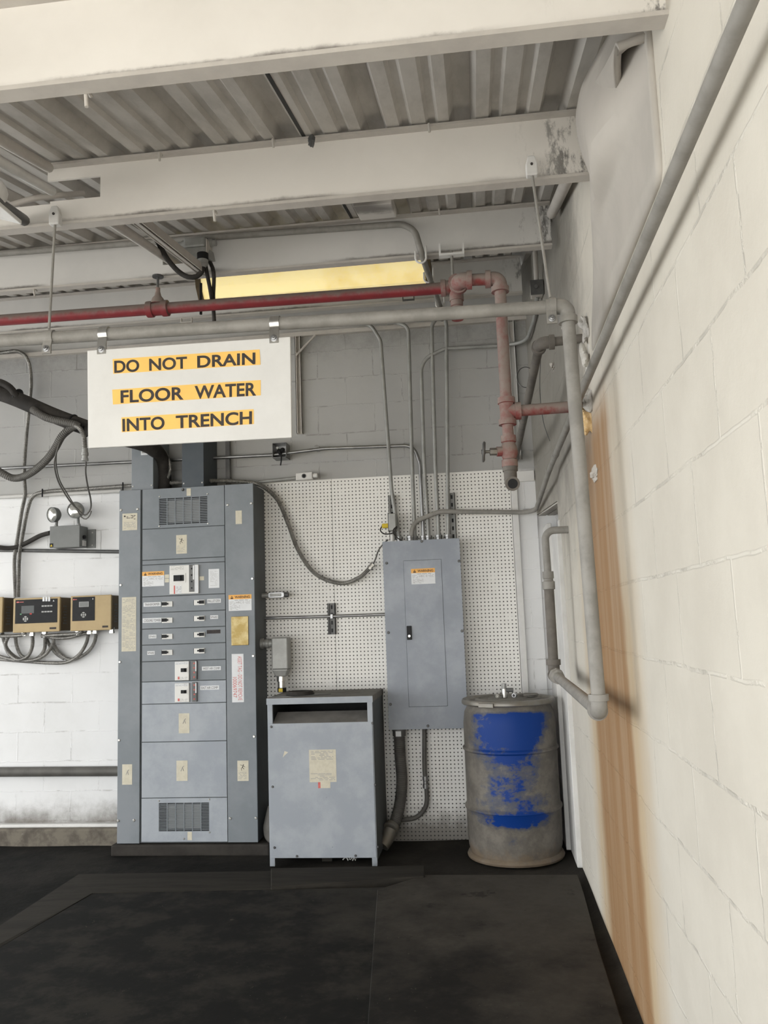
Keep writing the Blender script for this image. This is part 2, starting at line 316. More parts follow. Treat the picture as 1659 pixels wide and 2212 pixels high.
# ------------------------------------------------------------------ mesh building
ORG = {}          # world origin of every object made here
def wloc(o): return ORG[o.name]
class MB:
    def __init__(s): s.bm = bmesh.new()
    def quadbox(s, pts):
        v = [s.bm.verts.new(p) for p in pts]
        for f in ((0, 3, 2, 1), (4, 5, 6, 7), (0, 1, 5, 4), (1, 2, 6, 5), (2, 3, 7, 6), (3, 0, 4, 7)): s.bm.faces.new([v[i] for i in f])
        return s
    def box(s, x0, x1, y0, y1, z0, z1):
        return s.quadbox([(x0, y0, z0), (x1, y0, z0), (x1, y1, z0), (x0, y1, z0), (x0, y0, z1), (x1, y0, z1), (x1, y1, z1), (x0, y1, z1)])
    def obox(s, c, ux, uy, uz):
        c, ux, uy, uz = map(Vector, (c, ux, uy, uz))
        return s.quadbox([c+a*ux+b*uy+d*uz for d in (-1, 1) for a, b in ((-1, -1), (1, -1), (1, 1), (-1, 1))])
    def prism(s, pts, off):
        off = Vector(off); a = [s.bm.verts.new(p) for p in pts]; b = [s.bm.verts.new(Vector(p)+off) for p in pts]
        n = len(pts); s.bm.faces.new(a); s.bm.faces.new(b[::-1])
        for i in range(n): s.bm.faces.new((a[i], b[i], b[(i+1) % n], a[(i+1) % n]))
        return s
    def rings(s, rr, closed_ends=True, wrap=True):
        vs = [[s.bm.verts.new(p) for p in r] for r in rr]; n = len(rr[0])
        for a, b in zip(vs, vs[1:]):
            for i in range(n if wrap else n-1): s.bm.faces.new((a[i], a[(i+1) % n], b[(i+1) % n], b[i]))
        if closed_ends and n > 2: s.bm.faces.new(vs[0][::-1]); s.bm.faces.new(vs[-1])
        return s
    def tube(s, pts, r, n=12, prof=None):
        pts = [Vector(p) for p in pts]; q = [pts[0]]
        for p in pts[1:]:
            if (p-q[-1]).length > 1e-5: q.append(p)
        pts = q
        if len(pts) < 2: return s
        t = [(pts[min(i+1, len(pts)-1)]-pts[max(i-1, 0)]).normalized() for i in range(len(pts))]
        up = Vector((0, 0, 1)) if abs(t[0].z) < .9 else Vector((1, 0, 0))
        u = (up-t[0]*up.dot(t[0])).normalized(); rr = []
        for i, p in enumerate(pts):
            u = (u-t[i]*u.dot(t[i]))
            u = u.normalized() if u.length > 1e-6 else t[i].orthogonal().normalized()
            w = t[i].cross(u); ri = r if prof is None else r*prof(i)
            rr.append([p+ri*(math.cos(2*math.pi*k/n)*u+math.sin(2*math.pi*k/n)*w) for k in range(n)])
        return s.rings(rr)
    def cyl(s, p0, p1, r0, r1=None, n=16):
        r1 = r0 if r1 is None else r1; p0, p1 = Vector(p0), Vector(p1); t = (p1-p0).normalized()
        u = t.orthogonal().normalized(); w = t.cross(u)
        return s.rings([[p+r*(math.cos(2*math.pi*k/n)*u+math.sin(2*math.pi*k/n)*w) for k in range(n)] for p, r in ((p0, r0), (p1, r1))])
    def lathe(s, c, axis, prof, n=40, u=None):
        c, t = Vector(c), Vector(axis).normalized(); u = t.orthogonal().normalized(); w = t.cross(u)
        return s.rings([[c+t*h+max(r, 1e-4)*(math.cos(2*math.pi*k/n)*u+math.sin(2*math.pi*k/n)*w) for k in range(n)] for r, h in prof])
    def ball(s, c, r, sq=(1, 1, 1), n=16):
        m = bmesh.ops.create_uvsphere(s.bm, u_segments=n, v_segments=n//2+2, radius=1)['verts']
        for v in m: v.co = Vector((v.co.x*r*sq[0], v.co.y*r*sq[1], v.co.z*r*sq[2]))+Vector(c)
        return s
    def lump(s, c, size, seed=0, n=14, amp=.35, fr=1.0):
        rnd = random.Random(seed); k = [(fr*rnd.uniform(2, 9), rnd.uniform(0, 6), Vector((rnd.uniform(-1, 1), rnd.uniform(-1, 1), rnd.uniform(-1, 1)))) for _ in range(7)]
        m = bmesh.ops.create_uvsphere(s.bm, u_segments=n*2, v_segments=n, radius=1)['verts']
        for v in m:
            d = 1+amp*sum(math.sin(f*v.co.dot(a)+p) for f, p, a in k)/3
            v.co = Vector((v.co.x*size[0], v.co.y*size[1], v.co.z*size[2]))*d+Vector(c)
        return s
    def build(s, name, mat, parent=None, smooth=False, bevel=0, label=None, origin=None):
        bm = s.bm
        bmesh.ops.recalc_face_normals(bm, faces=bm.faces)
        if parent is not None: org = wloc(parent)
        elif origin is not None: org = Vector(origin)
        else:
            xs = [v.co for v in bm.verts]
            org = Vector(((min(p.x for p in xs)+max(p.x for p in xs))/2, (min(p.y for p in xs)+max(p.y for p in xs))/2, min(p.z for p in xs)))
        for v in bm.verts: v.co -= org
        me = bpy.data.meshes.new(name); bm.to_mesh(me); bm.free()
        o = bpy.data.objects.new(name, me); COL.objects.link(o)
        me.materials.append(M[mat] if isinstance(mat, str) else mat)
        if parent is not None: o.parent = parent
        else: o.location = org
        ORG[o.name] = org
        if smooth:
            for p in me.polygons: p.use_smooth = True
            try: me.set_sharp_from_angle(angle=math.radians(38))
            except Exception: pass
        if bevel:
            b = o.modifiers.new('bevel', 'BEVEL'); b.width = bevel; b.segments = 2; b.limit_method = 'ANGLE'; b.angle_limit = math.radians(40)
        if label: o['label'] = label
        return o
def tag(o, label, cat, group=None):
    o['label'] = label; o['category'] = cat
    if group: o['group'] = group
    return o
def struct(o): o['kind'] = 'structure'; return o
def thing(name, label, cat, loc, group=None):
    o = bpy.data.objects.new(name, None); COL.objects.link(o); o.location = loc; o.empty_display_size = .1
    ORG[o.name] = Vector(loc); return tag(o, label, cat, group)
def dup(root, loc, label=None, group=None):
    r = root.copy(); COL.objects.link(r); r.location = loc; ORG[r.name] = Vector(loc)
    if label: r['label'] = label
    if group: r['group'] = group
    for ch in list(root.children):
        c = ch.copy(); COL.objects.link(c); c.parent = r
        for g in ch.children:
            d = g.copy(); COL.objects.link(d); d.parent = c
    return r
def fillet(pts, r, n=7):
    pts = [Vector(p) for p in pts]; out = [pts[0]]
    for a, p, b in zip(pts, pts[1:], pts[2:]):
        d0, d1 = (a-p), (b-p); l0, l1 = d0.length, d1.length; d0.normalize(); d1.normalize()
        ang = d0.angle(d1)
        if ang > math.radians(176): out.append(p); continue
        k = min(r/math.tan(ang/2), l0*.48, l1*.48); rr = k*math.tan(ang/2)
        c = p+(d0+d1).normalized()*(rr/math.sin(ang/2))
        A, B = p+d0*k-c, p+d1*k-c; th = A.angle(B)
        for i in range(n+1):
            t = i/n; out.append(c+(A*math.sin((1-t)*th)+B*math.sin(t*th))/math.sin(th))
    return out+[pts[-1]]
def spline(pts, step=.02):
    pts = [Vector(p) for p in pts]; P = [pts[0]*2-pts[1]]+pts+[pts[-1]*2-pts[-2]]; out = []
    for i in range(1, len(P)-2):
        a, b, c, d = P[i-1:i+3]; n = max(2, int((c-b).length/step))
        for k in range(n):
            t = k/n; out.append(.5*((2*b)+(c-a)*t+(2*a-5*b+4*c-d)*t*t+(3*b-a-3*c+d)*t**3))
    return out+[pts[-1]]
def flexpts(pts, pitch):
    sp = spline(pts, .01); out = [sp[0]]; acc = 0
    for a, b in zip(sp, sp[1:]):
        l = (b-a).length; 
        if l < 1e-9: continue
        p = pitch/2-acc
        while p < l: out.append(a+(b-a)*(p/l)); p += pitch/2
        acc = l-(p-pitch/2)
    return out
def flex(mb, pts, r, pitch=.011, depth=.16, n=10):
    return mb.tube(flexpts(pts, pitch), r, n, lambda i: 1-(i % 2)*depth)
def onY(Y, *pp): return [oy(a, b, Y) for a, b in pp]

_txt = {}
def textgeo(s, bold=.0):
    k = (s, bold)
    if k in _txt: return _txt[k]
    cu = bpy.data.curves.new('t', 'FONT'); cu.body = s; cu.size = 1; cu.offset = bold; cu.resolution_u = 6
    o = bpy.data.objects.new('t', cu); COL.objects.link(o); bpy.context.view_layer.update()
    dg = bpy.context.evaluated_depsgraph_get(); me = bpy.data.meshes.new_from_object(o.evaluated_get(dg))
    v = [(p.co.x, p.co.y) for p in me.vertices]; f = [tuple(p.vertices) for p in me.polygons]
    bpy.data.objects.remove(o); bpy.data.curves.remove(cu); bpy.data.meshes.remove(me)
    _txt[k] = (v, f); return v, f
def addtext(mb, s, x0, x1, z0, z1, Y, bold=.01, rot=0, keep=False):
    """write s into the rectangle on the plane y = Y, facing the camera side; rot=1 reads downwards"""
    v, f = textgeo(s, bold)
    a0, a1 = min(p[0] for p in v), max(p[0] for p in v); b0, b1 = min(p[1] for p in v), max(p[1] for p in v)
    vs = []
    for p in v:
        a, b = (p[0]-a0)/(a1-a0), (p[1]-b0)/(b1-b0)
        if rot: vs.append(mb.bm.verts.new((x0+(x1-x0)*b, Y, z1-(z1-z0)*a)))
        else: vs.append(mb.bm.verts.new((x0+(x1-x0)*a, Y, z0+(z1-z0)*b)))
    for q in f:
        try: mb.bm.faces.new([vs[i] for i in q])
        except ValueError: pass
def sticker(parent, name, R, Y, mat, t=.0012, label=None):
    x0, x1, z0, z1 = R
    return MB().box(x0, x1, Y-t, Y, z0, z1).build(name, mat, parent, label=label)
def sub(R, a, b, c, d):
    """fraction of a rectangle, a..b across, c..d down from its top"""
    x0, x1, z0, z1 = R
    return x0+(x1-x0)*a, x0+(x1-x0)*b, z1-(z1-z0)*d, z1-(z1-z0)*c
def lines(mb, R, Y, n, fill=.45, seed=1, t=.0004):
    rnd = random.Random(seed); x0, x1, z0, z1 = R; h = (z1-z0)/n
    for i in range(n):
        a = x0; z = z1-h*(i+.5)
        while a < x1:
            w = (x1-x0)*rnd.uniform(.08, .3); b = min(a+w, x1)
            if rnd.random() < .75: mb.box(a, b, Y-t, Y, z-h*fill/2, z+h*fill/2)
            a = b+(x1-x0)*rnd.uniform(.02, .09)
def fasten(parent, px, py, Y, r=.006, mat='steel', name='screw', t=.004):
    p = oy(px, py, Y)
    MB().lathe((p.x, Y, p.z), (0, -1, 0), [(r, -.001), (r, t*.5), (r*.7, t), (0, t)], 10).build(name, mat, parent, smooth=True)

# ================================================================== SETTING
def xr(y):          # face of the right wall: straight, then easing in to the back corner
    return XR if y < 5.08 else XR-(y-5.08)/(WALL-5.08)*(XR-.392)
# floor with a bank of dirt against the foot of the right wall
mb = MB(); NX, NY = 70, 60; g = []
for j in range(NY+1):
    y = -1.2+(WALL+1.2)*j/NY; row = []
    for i in range(NX+1):
        x = -7+(XR+.1+7)*(i/NX)**.6
        z = .012*(math.sin(x*5+y*3)*math.sin(y*4-x*2))*.5
        edge = max(0, min(1, (x-.40)/.10)); z += .05*edge*edge*max(0, min(1, (y-2.5)/1.0))
        row.append(mb.bm.verts.new((x, y, z-.006)))
    g.append(row)
for j in range(NY):
    for i in range(NX): mb.bm.faces.new((g[j][i], g[j][i+1], g[j+1][i+1], g[j+1][i]))
struct(mb.build('floor', 'floor', smooth=True))
struct(MB().box(-14, 14, -16, -1.2, -.25, -.02).build('floor_outside', 'concrete'))
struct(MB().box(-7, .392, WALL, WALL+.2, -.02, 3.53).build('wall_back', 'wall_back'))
mb = MB(); ZL = 2.14
def rcol(y0, y1, z0, z1a, z1b, dx=.25):
    a, b = xr(y0), xr(y1)
    mb.quadbox([(a, y0, z0), (a+dx, y0, z0), (b+dx, y1, z0), (b, y1, z0), (a, y0, z1a), (a+dx, y0, z1a), (b+dx, y1, z1b), (b, y1, z1b)])
rcol(-1.2, 5.08, -.02, deckz(-1.2), deckz(5.08)); rcol(5.08, 5.13, -.02, deckz(5.08), deckz(5.13)); rcol(5.13, 5.98, ZL, deckz(5.13), deckz(5.98))
# dark back of the blocked opening
struct(mb.build('wall_right', 'wall_right'))
struct(MB().box(.60, .73, 5.13, 5.98, -.02, ZL).build('wall_opening', 'wall_right'))
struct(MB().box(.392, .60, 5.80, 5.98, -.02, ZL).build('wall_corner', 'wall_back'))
# steel lintel over the opening
mb = MB()
for dx in (.012, .075): mb.quadbox([(xr(5.13)+dx, 5.13, ZL-.008), (xr(5.13)+dx+.05, 5.13, ZL-.008), (xr(5.8)+dx+.05, 5.8, ZL-.008), (xr(5.8)+dx, 5.8, ZL-.008), (xr(5.13)+dx, 5.13, ZL+.004), (xr(5.13)+dx+.05, 5.13, ZL+.004), (xr(5.8)+dx+.05, 5.8, ZL+.004), (xr(5.8)+dx, 5.8, ZL+.004)])
o = mb.build('lintel', 'flange'); struct(o); o.name = 'trim_1'
# boards closing the opening
def board(px0, px1, top, x, label):
    a, b = ox(px0, 1400, x), ox(px1, 1400, x); z = ox((px0+px1)/2, top, x).z
    o = MB().box(x, x+.03, b.y, a.y, .02, z).build('closure_board', 'cream_trim', bevel=.004)
    return tag(o, label, 'board', 'white boards closing the corner opening')
board(1178, 1197, 1119, .425, 'white upright board nearest the block corner behind the blue drum')
board(1197, 1218, 1133, .452, 'white upright board beside the right wall, behind the rising drain pipe')
# end of block wall: thin grey return + right-hand thin trim
struct(MB().quadbox([(.476, 5.10, 0), (.492, 5.10, 0), (.492, 5.17, 0), (.473, 5.17, 0), (.476, 5.10, ZL-.12), (.492, 5.10, ZL-.12), (.492, 5.17, ZL-.12), (.473, 5.17, ZL-.12)]).build('trim_2', 'cream_trim'))

# roof deck: wide pans, two small ribs between deep flutes, running up the slope
mb = MB(); prof = []; PER = .334
k0 = -8
def flute(xc): return [(xc-.050, 0), (xc-.030, .045), (xc+.030, .045), (xc+.050, 0)]
def rib(xc): return [(xc-.024, 0), (xc-.012, .014), (xc+.012, .014), (xc+.024, 0)]
xs = []
for k in range(-20, 3):
    xc = .010+k*PER
    xs += flute(xc)+rib(xc+PER*.36)+rib(xc+PER*.66)
rr = []
for y in (-.55, 6.3):
    rr.append([(x, y, deckz(y)+h) for x, h in xs])
vs = [[mb.bm.verts.new(p) for p in r] for r in rr]
for i in range(len(xs)-1): mb.bm.faces.new((vs[0][i], vs[0][i+1], vs[1][i+1], vs[1][i]))
ceil = mb.build('ceiling', 'deck'); struct(ceil)
sm = ceil.modifiers.new('thick', 'SOLIDIFY'); sm.thickness = .012; sm.offset = 1
# dark lap joint between deck sheets
lp = [deckp for deckp in (0,)]
xj = -.602
struct(MB().quadbox([(xj, -.5, deckz(-.5)-.002), (xj+.014, -.5, deckz(-.5)-.002), (xj+.014, 6.2, deckz(6.2)-.002), (xj, 6.2, deckz(6.2)-.002), (xj, -.5, deckz(-.5)+.004), (xj+.014, -.5, deckz(-.5)+.004), (xj+.014, 6.2, deckz(6.2)+.004), (xj, 6.2, deckz(6.2)+.004)]).build('trim_3', 'black'))
# plate on top of the back wall and the closing strip above it
struct(MB().box(-7, .40, WALL-.035, WALL+.2, 3.53, 3.56).build('trim_4', 'flange'))
struct(MB().box(-7, .40, WALL+.08, WALL+.2, 3.56, deckz(WALL+.1)).build('trim_5', 'beam_far'))
# curb at the foot of the back wall, left of the cabinet
mb = MB(); mb.box(-7, -2.44, WALL-.09, WALL, -.02, .105)
struct(mb.build('baseboard_back', 'ledge', bevel=.012))
struct(MB().box(-7, -2.44, WALL-.05, WALL, .105, .128).build('trim_6', 'cream_trim', bevel=.006))

# ---------------------------------------------------------------- roof beams
NV, TV = Vector((0, 0, 1)), Vector((0, 1, 0))
def beam(y, zb, x0, x1, mat, label, fw=.06, notch=None):
    h = deckz(y)-.006-zb
    h = h-.008; c = Vector((0, y, zb))
    r = thing('roof_beam', label, 'beam', ((x0+x1)/2, y, zb), 'roof beams')
    def slab(mb, s0, s1, t0, t1, a0=x0, a1=x1):
        p = lambda x, s, t: Vector((x, 0, 0))+c+NV*s+TV*t
        mb.quadbox([p(a0, s0, t0), p(a1, s0, t0), p(a1, s0, t1), p(a0, s0, t1), p(a0, s1, t0), p(a1, s1, t0), p(a1, s1, t1), p(a0, s1, t1)])
    m = MB()
    if notch is None: slab(m, .010, h-.01, -.005, .005)
    else:
        for a0, a1, s0, s1 in notch: slab(m, s0 if s0 is not None else .010, s1 if s1 is not None else h-.01, -.005, .005, a0, a1)
    m.build('web', mat, r)
    m = MB(); slab(m, 0, .006, -.024, .024); slab(m, .006, .012, -.024, -.019); m.build('bottom_flange', 'flange', r)
    m = MB(); slab(m, h-.010, h, -.035, .035, notch[-1][0] if notch else x0, x1); m.build('top_flange', 'flange', r)
    return r
beam(1.81, 2.775, -3.2, .50, 'beam', 'broad white beam nearest the camera, across the top of the photo')
q = [oy(218, 400, 2.95), oy(110, 410, 2.95), oy(20, 450, 2.95), oy(105, 345, 2.95)]
s = lambda p: (p.z-3.03)
X0 = -4.2
beam(2.95, 3.03, X0, .47, 'beam', 'white beam second from camera, with a ragged cut-out in its web at left',
     notch=[(q[0].x, .47, None, None), (q[1].x, q[0].x, None, s(oy(160, 432, 2.95))), (q[2].x, q[1].x, None, s(oy(70, 446, 2.95))), (X0, q[2].x, None, s(oy(10, 462, 2.95))), (q[3].x, q[0].x, s(oy(160, 387, 2.95)), None)])
a, b = oy(352, 560, 4.17), oy(412, 560, 4.17)
beam(4.17, 3.33, -5.0, .44, 'beam_shaded', 'white beam third from camera, with conduit run along it and a junction box',
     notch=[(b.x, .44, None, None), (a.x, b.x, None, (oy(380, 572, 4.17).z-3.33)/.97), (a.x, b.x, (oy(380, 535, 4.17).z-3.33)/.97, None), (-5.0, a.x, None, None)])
beam(5.45, 3.60, -5.6, .36, 'beam_shaded', 'white beam farthest back, just above the top of the block wall', fw=.055)

# ---------------------------------------------------------------- painted insulation wrapped over the wall head
sil = [(1328, 92), (1318, 112), (1292, 162), (1262, 203), (1256, 228), (1257, 250), (1277, 290), (1290, 330), (1289, 380), (1292, 430), (1296, 480), (1302, 540), (1306, 610), (1312, 690)]
mb = MB(); rows = []
for i, (px, py) in enumerate(sil):
    f = max(0, min(1, (i-7)/6)); f = f*f*(3-2*f)
    X = .395+(XR+.004-.395)*f
    p = ox(px, py, X); ya = p.y; yb = 1.95; row = []
    for k in range(6):
        t = 1-k/5; row.append((X+(XR+.02-X)*t**1.6, ya+.40*t, p.z))
    for k in range(1, 19):
        t = k/18; e = t*t*(3-2*t); y = ya+(yb-ya)*t
        row.append((X+.010*math.sin(t*6+i*.6)*(1-t)*(1-f)+(XR+.006-X)*e, y, p.z))
    rows.append(row)
vs = [[mb.bm.verts.new(p) for p in r] for r in rows]
for a, b in zip(vs, vs[1:]):
    for i in range(len(a)-1): mb.bm.faces.new((a[i], a[i+1], b[i+1], b[i]))
o = mb.build('insulation_wrap', 'sheet', smooth=True)
tag(o, 'painted insulation bulging over the top of the right wall around the beam ends', 'insulation')
o.modifiers.new('s', 'SUBSURF').render_levels = 1
sd = o.modifiers.new('t', 'SOLIDIFY'); sd.thickness = .02; sd.offset = 1

# ---------------------------------------------------------------- pegboard
def pegpanel(px0, px1, label):
    x0, x1 = oy(px0, 1300, PEG).x, oy(px1, 1300, PEG).x
    o = MB().box(x0, x1, PEG, PEG+.006, .004, 2.463).build('pegboard', 'peg')
    return tag(o, label, 'pegboard', 'pegboard sheets on the block wall')
pegpanel(560, 722.5, 'white pegboard sheet between the tall grey cabinet and the vertical seam')
pegpanel(723.2, 1116, 'white pegboard sheet behind the flat grey panelboard and blue drum')
x0, x1 = oy(1117, 1300, PEG).x, oy(1131, 1300, PEG).x
tag(MB().box(x0, x1, PEG-.008, PEG+.02, .05, oy(1110, 1040, PEG).z).build('edge_strip', 'cream_trim', bevel=.003), 'white upright timber strip along the right edge of the pegboard', 'trim strip')
tag(MB().box(oy(1090, 1028, PEG).x, .388, PEG+.002, WALL, oy(1125, 1040, PEG).z, oy(1125, 1017, PEG).z).build('head_strip', 'cream_trim', bevel=.003), 'short white board across the top of the strip below the open red pipe end', 'trim strip')

# ---------------------------------------------------------------- floor plates and mats
zt = .035
mb = MB()
out = [oz(170, 1885, zt), oz(917, 1872, zt), oz(917, 1920, zt), oz(640, 1919, zt), oz(200, 1930, zt)]
inn_l = oz(0, 2040, zt); out_l = oz(0, 1995, zt)
dirl = (out_l-out[0]).normalized(); far = out[0]+dirl*2.6; fari = out[4]+(inn_l-out[4]).normalized()*2.6
# bevelled border of the low platform: back edge and left edge
r = thing('floor_platform', 'low sooty black platform with sloping edges, taking up most of the floor', 'platform', (-1, 3, 0))
MB().prism([(p.x, p.y, zt-.03) for p in (out[4], oz(860, 1916, zt), Vector((.0, 4.80, 0)), Vector((.0, 1.0, 0)), Vector((fari.x, 1.0, 0)) if fari.y > 1 else fari)], (0, 0, .03)).build('deck_surface', 'matrubber', r)
def ramp4(a, b, c, d, name):     # a-b outer low edge, c-d inner top edge
    m = MB(); A, B, Cc, D = [Vector((p.x, p.y, 0)) for p in (a, b, c, d)]
    m.quadbox([A, B, Cc, D, A+Vector((0, 0, zt*.75)), B+Vector((0, 0, zt*.75)), Cc+Vector((0, 0, zt+.003)), D+Vector((0, 0, zt+.003))]); m.build(name, 'timber', r)
ramp4(out[0], far, fari, out[4], 'side_edge')
ramp4(out[0], oz(640, 1877, zt), oz(640, 1919, zt), out[4], 'back_edge')
o = MB().quadbox([Vector((p.x, p.y, z)) for z in (.0, .052) for p in (oz(585, 1876, .05), oz(917, 1870, .05), oz(917, 1893, .05), oz(585, 1916, .05))]).build('timber_sill', 'timber', bevel=.006)
tag(o, 'flat sooty timber lying on the floor in front of the grey transformer', 'timber')
o = MB().prism([(p.x, p.y, .004) for p in (oz(917, 1893, zt), oz(1248, 1893, zt), oz(1262, 1935, zt), oz(1290, 2040, zt), oz(1350, 2230, zt), Vector((.30, 1.2, 0)), Vector((-.28, 1.2, 0)), oz(815, 1925, zt))], (0, 0, .040)).build('steel_floor_plate', 'plate', bevel=.004)
tag(o, 'dusty dark steel plate on the floor beside the right wall', 'floor plate')
# dark pad under the tall cabinet
o = MB().box(-2.50, -1.44, 5.43, 5.75, -.01, .062).build('equipment_pad', 'padconc', bevel=.01)
tag(o, 'low dark concrete pad beneath the tall grey switchboard cabinet', 'pad')
#==PART3==
# ================================================================== SWITCHBOARD
Y = CABF
cab = thing('switchboard_cabinet', 'tall grey switchboard cabinet with rows of breakers, standing against the back wall', 'electrical cabinet', (-1.99, 5.6, .062))
cx0, cx1 = oy(255, 1440, Y).x, oy(552, 1440, Y).x
cz0, cz1 = .066, oy(400, 1052, Y).z
MB().box(cx0+.012, cx1-.004, Y+.014, PEG-.003, cz0, cz1-.002).build('housing', 'cab_side', cab, bevel=.003)
def cx(px): return oy(px, 1440, Y).x
lx1, mx0, mx1, rx0 = cx(302.5), cx(306.5), cx(487.5), cx(489)
MB().box(cx0, lx1, Y, Y+.013, cz0, cz1).build('side_cover', 'cab', cab, bevel=.003)
MB().box(rx0, cx1, Y, Y+.013, cz0+.004, cz1).build('side_cover', 'cab', cab, bevel=.003)
rows = [1050, 1139, 1206.5, 1217, 1286, 1321, 1356, 1391, 1427, 1471, 1519.5, 1602, 1723.5, 1819]
zz = [oy(397, v, Y).z for v in rows]; zz[0] = cz1; zz[-1] = cz0+.008
def vent(R, holder, n=16, cols=6):
    x0, x1, z0, z1 = R
    g = MB(); g.box(x0-.004, x1+.004, Y+.012, Y+.013, z0-.004, z1+.004); back = g
    back.build('vent_recess', 'black', holder)
    g = MB(); dz = (z1-z0)/n; dx = (x1-x0)/cols
    for i in range(n+1):
        z = z0+dz*i; g.box(x0, x1, Y+.0035, Y+.008, z-dz*.21, z+dz*.21)
    for i in range(cols+1):
        x = x0+dx*i; g.box(x-.003, x+.003, Y+.003, Y+.0085, z0, z1)
    g.build('vent_grille', 'cab', holder)
    g = MB(); g.box(x0+dx*.98, x1-dx*.98, Y+.0095, Y+.0115, z0+dz*1.5, z1-dz*1.5); g.build('vent_filter', 'greybox', holder, label='grey filter screen behind the slots')
panels = []
for i in range(len(rows)-1):
    a, b = zz[i], zz[i+1]; gap = .0022; m = MB()
    V = None
    if i == 0: V = rect(343, 1074, 448.5, 1132, Y)
    if i == 12: V = rect(342.5, 1734, 452, 1796, Y)
    if V:
        m.box(mx0, V[0], Y+.002, Y+.012, b+gap, a-gap); m.box(V[1], mx1, Y+.002, Y+.012, b+gap, a-gap)
        m.box(V[0], V[1], Y+.002, Y+.012, b+gap, V[2]); m.box(V[0], V[1], Y+.002, Y+.012, V[3], a-gap)
    else: m.box(mx0, mx1, Y+.002, Y+.012, b+gap, a-gap)
    o = m.build('cover_panel', 'cab' if i < 9 else 'cab_lo', cab, bevel=.002 if not V else 0); panels.append(o)  # lower panels paler: the brighter light low down is in the enamel colour
    if V: vent(V, o, 16 if i == 0 else 19)
YP = Y+.002
# branch breakers
def branch(px0, py, side):
    R = rect(px0, py-5.6, px0+23, py+5.6, Y)
    b = MB().box(R[0], R[1], Y-.006, YP, R[2], R[3]).build('branch_breaker', 'white', cab, bevel=.0015)
    T = sub(R, .04 if side == 0 else .5, .48 if side == 0 else .96, .12, .75)
    MB().box(T[0], T[1], Y-.012, Y-.006, T[2], T[3]).box(*sub(R, .35, .62, .3, .6)[:2], Y-.016, Y-.006, *sub(R, .35, .62, .3, .6)[2:]).build('toggle', 'black', b)
    MB().box(R[0]-.003, R[0], Y-.004, YP, R[2], R[3]).build('slot_edge', 'black', b)
for py in (1305, 1340, 1375, 1409.5): branch(350, py, 0)
for py in (1301.5, 1336, 1371, 1406): branch(419.5, py, 1)
def nameplate(s, px0, py0, px1, py1):
    R = rect(px0, py0, px1, py1, Y)
    p = sticker(cab, 'nameplate', R, YP, 'paper')
    m = MB(); T = sub(R, .06, .94, .22, .80); addtext(m, s, T[0], T[1], T[2], T[3], YP-.0016, .0); m.build('lettering', 'ink', p)
nameplate('TRANSFORMER', 310, 1301, 347, 1310); nameplate('COOLING TOWER', 308, 1335, 349.5, 1345)
nameplate('SPARE', 321, 1371, 337.5, 1379); nameplate('SPARE', 318, 1406.5, 334, 1414.5)
nameplate('PALLETIZER', 447.5, 1293.5, 477, 1302.5); nameplate('SPARE', 454, 1329, 471, 1337)
nameplate('WEST AIR COMP', 436, 1439.5, 477, 1448); nameplate('EAST AIR COMP', 432.5, 1481, 473, 1490)
sticker(cab, 'torn_label', rect(446.5, 1360.5, 476, 1368.5, Y), YP, 'ink', label='blackened torn label strip')
# large breakers
def bigbreaker(px0, py0, px1, py1, tog, strip, main=False):
    R = rect(px0, py0, px1, py1, Y)
    b = MB().box(R[0], R[1], Y-.014, YP, R[2], R[3]).build('main_breaker' if main else 'feeder_breaker', 'white', cab, bevel=.003)
    T = sub(R, *tog); F = sub(R, tog[0]-.06, tog[1]+.06, tog[2]-.06, tog[3]+.06)
    MB().box(F[0], F[1], Y-.017, Y-.014, F[2], F[3]).build('toggle_frame', 'white', b, bevel=.001)
    MB().box(T[0], T[1], Y-.0185, Y-.016, T[2], T[3]).box(T[0]+(T[1]-T[0])*.42, T[0]+(T[1]-T[0])*.72, Y-.03, Y-.018, T[2]+(T[3]-T[2])*.1, T[3]-(T[3]-T[2])*.1).build('toggle', 'black', b)
    P = sub(R, .16 if main else .04, .42 if main else .96, .70 if main else .02, .985 if main else .16)
    MB().box(P[0], P[1], Y-.0148, Y-.0138, P[2], P[3]).build('rating_label', 'paper', b)
    P = sub(R, .155, .2, .70, .985) if main else sub(R, .22, .34, .80, .94)
    MB().box(P[0], P[1], Y-.0154, Y-.0138, P[2], P[3]).build('red_mark', 'redink', b)
    m = MB(); lines(m, sub(R, .24, .41, .73, .95) if main else sub(R, .38, .9, .82, .95), Y-.0149, 5, .4, 3, .0004); m.build('fine_print', 'faintink', b); m = MB(); lines(m, sub(R, .05, .5 if main else .9, .03, .16), Y-.0149, 4, .35, 4, .0004); m.build('fine_print', 'faintink', b)
    S_ = rect(*strip, Y)
    t = MB().box(S_[0], S_[1], Y-.016, YP, S_[2], S_[3]).build('trip_unit', 'dksteel', cab, bevel=.001)
    for k in range(4):
        m = MB(); z = S_[3]-(S_[3]-S_[2])*(.14+.24*k); m.lathe(((S_[0]+S_[1])/2, Y-.016, z), (0, -1, 0), [(.006, 0), (.005, .002), (0, .002)], 10); m.build('dial', 'black' if main else 'redink', t)
    m = MB().box(S_[0]+(S_[1]-S_[0])*.72, S_[1]-.001, Y-.0165, Y-.0155, S_[2]+(S_[3]-S_[2])*.45, S_[3]-.004); m.build('scale_print', 'paper', t)
bigbreaker(367.5, 1221, 430, 1283, (.15, .51, .34, .55), (410, 1220.5, 421.5, 1278.5), True)
bigbreaker(379, 1428.5, 409.5, 1469.5, (.44, .86, .36, .56), (416, 1427, 426.5, 1468))
bigbreaker(379, 1475.5, 410, 1516.5, (.44, .84, .36, .54), (416.5, 1473.5, 426.5, 1515.5))
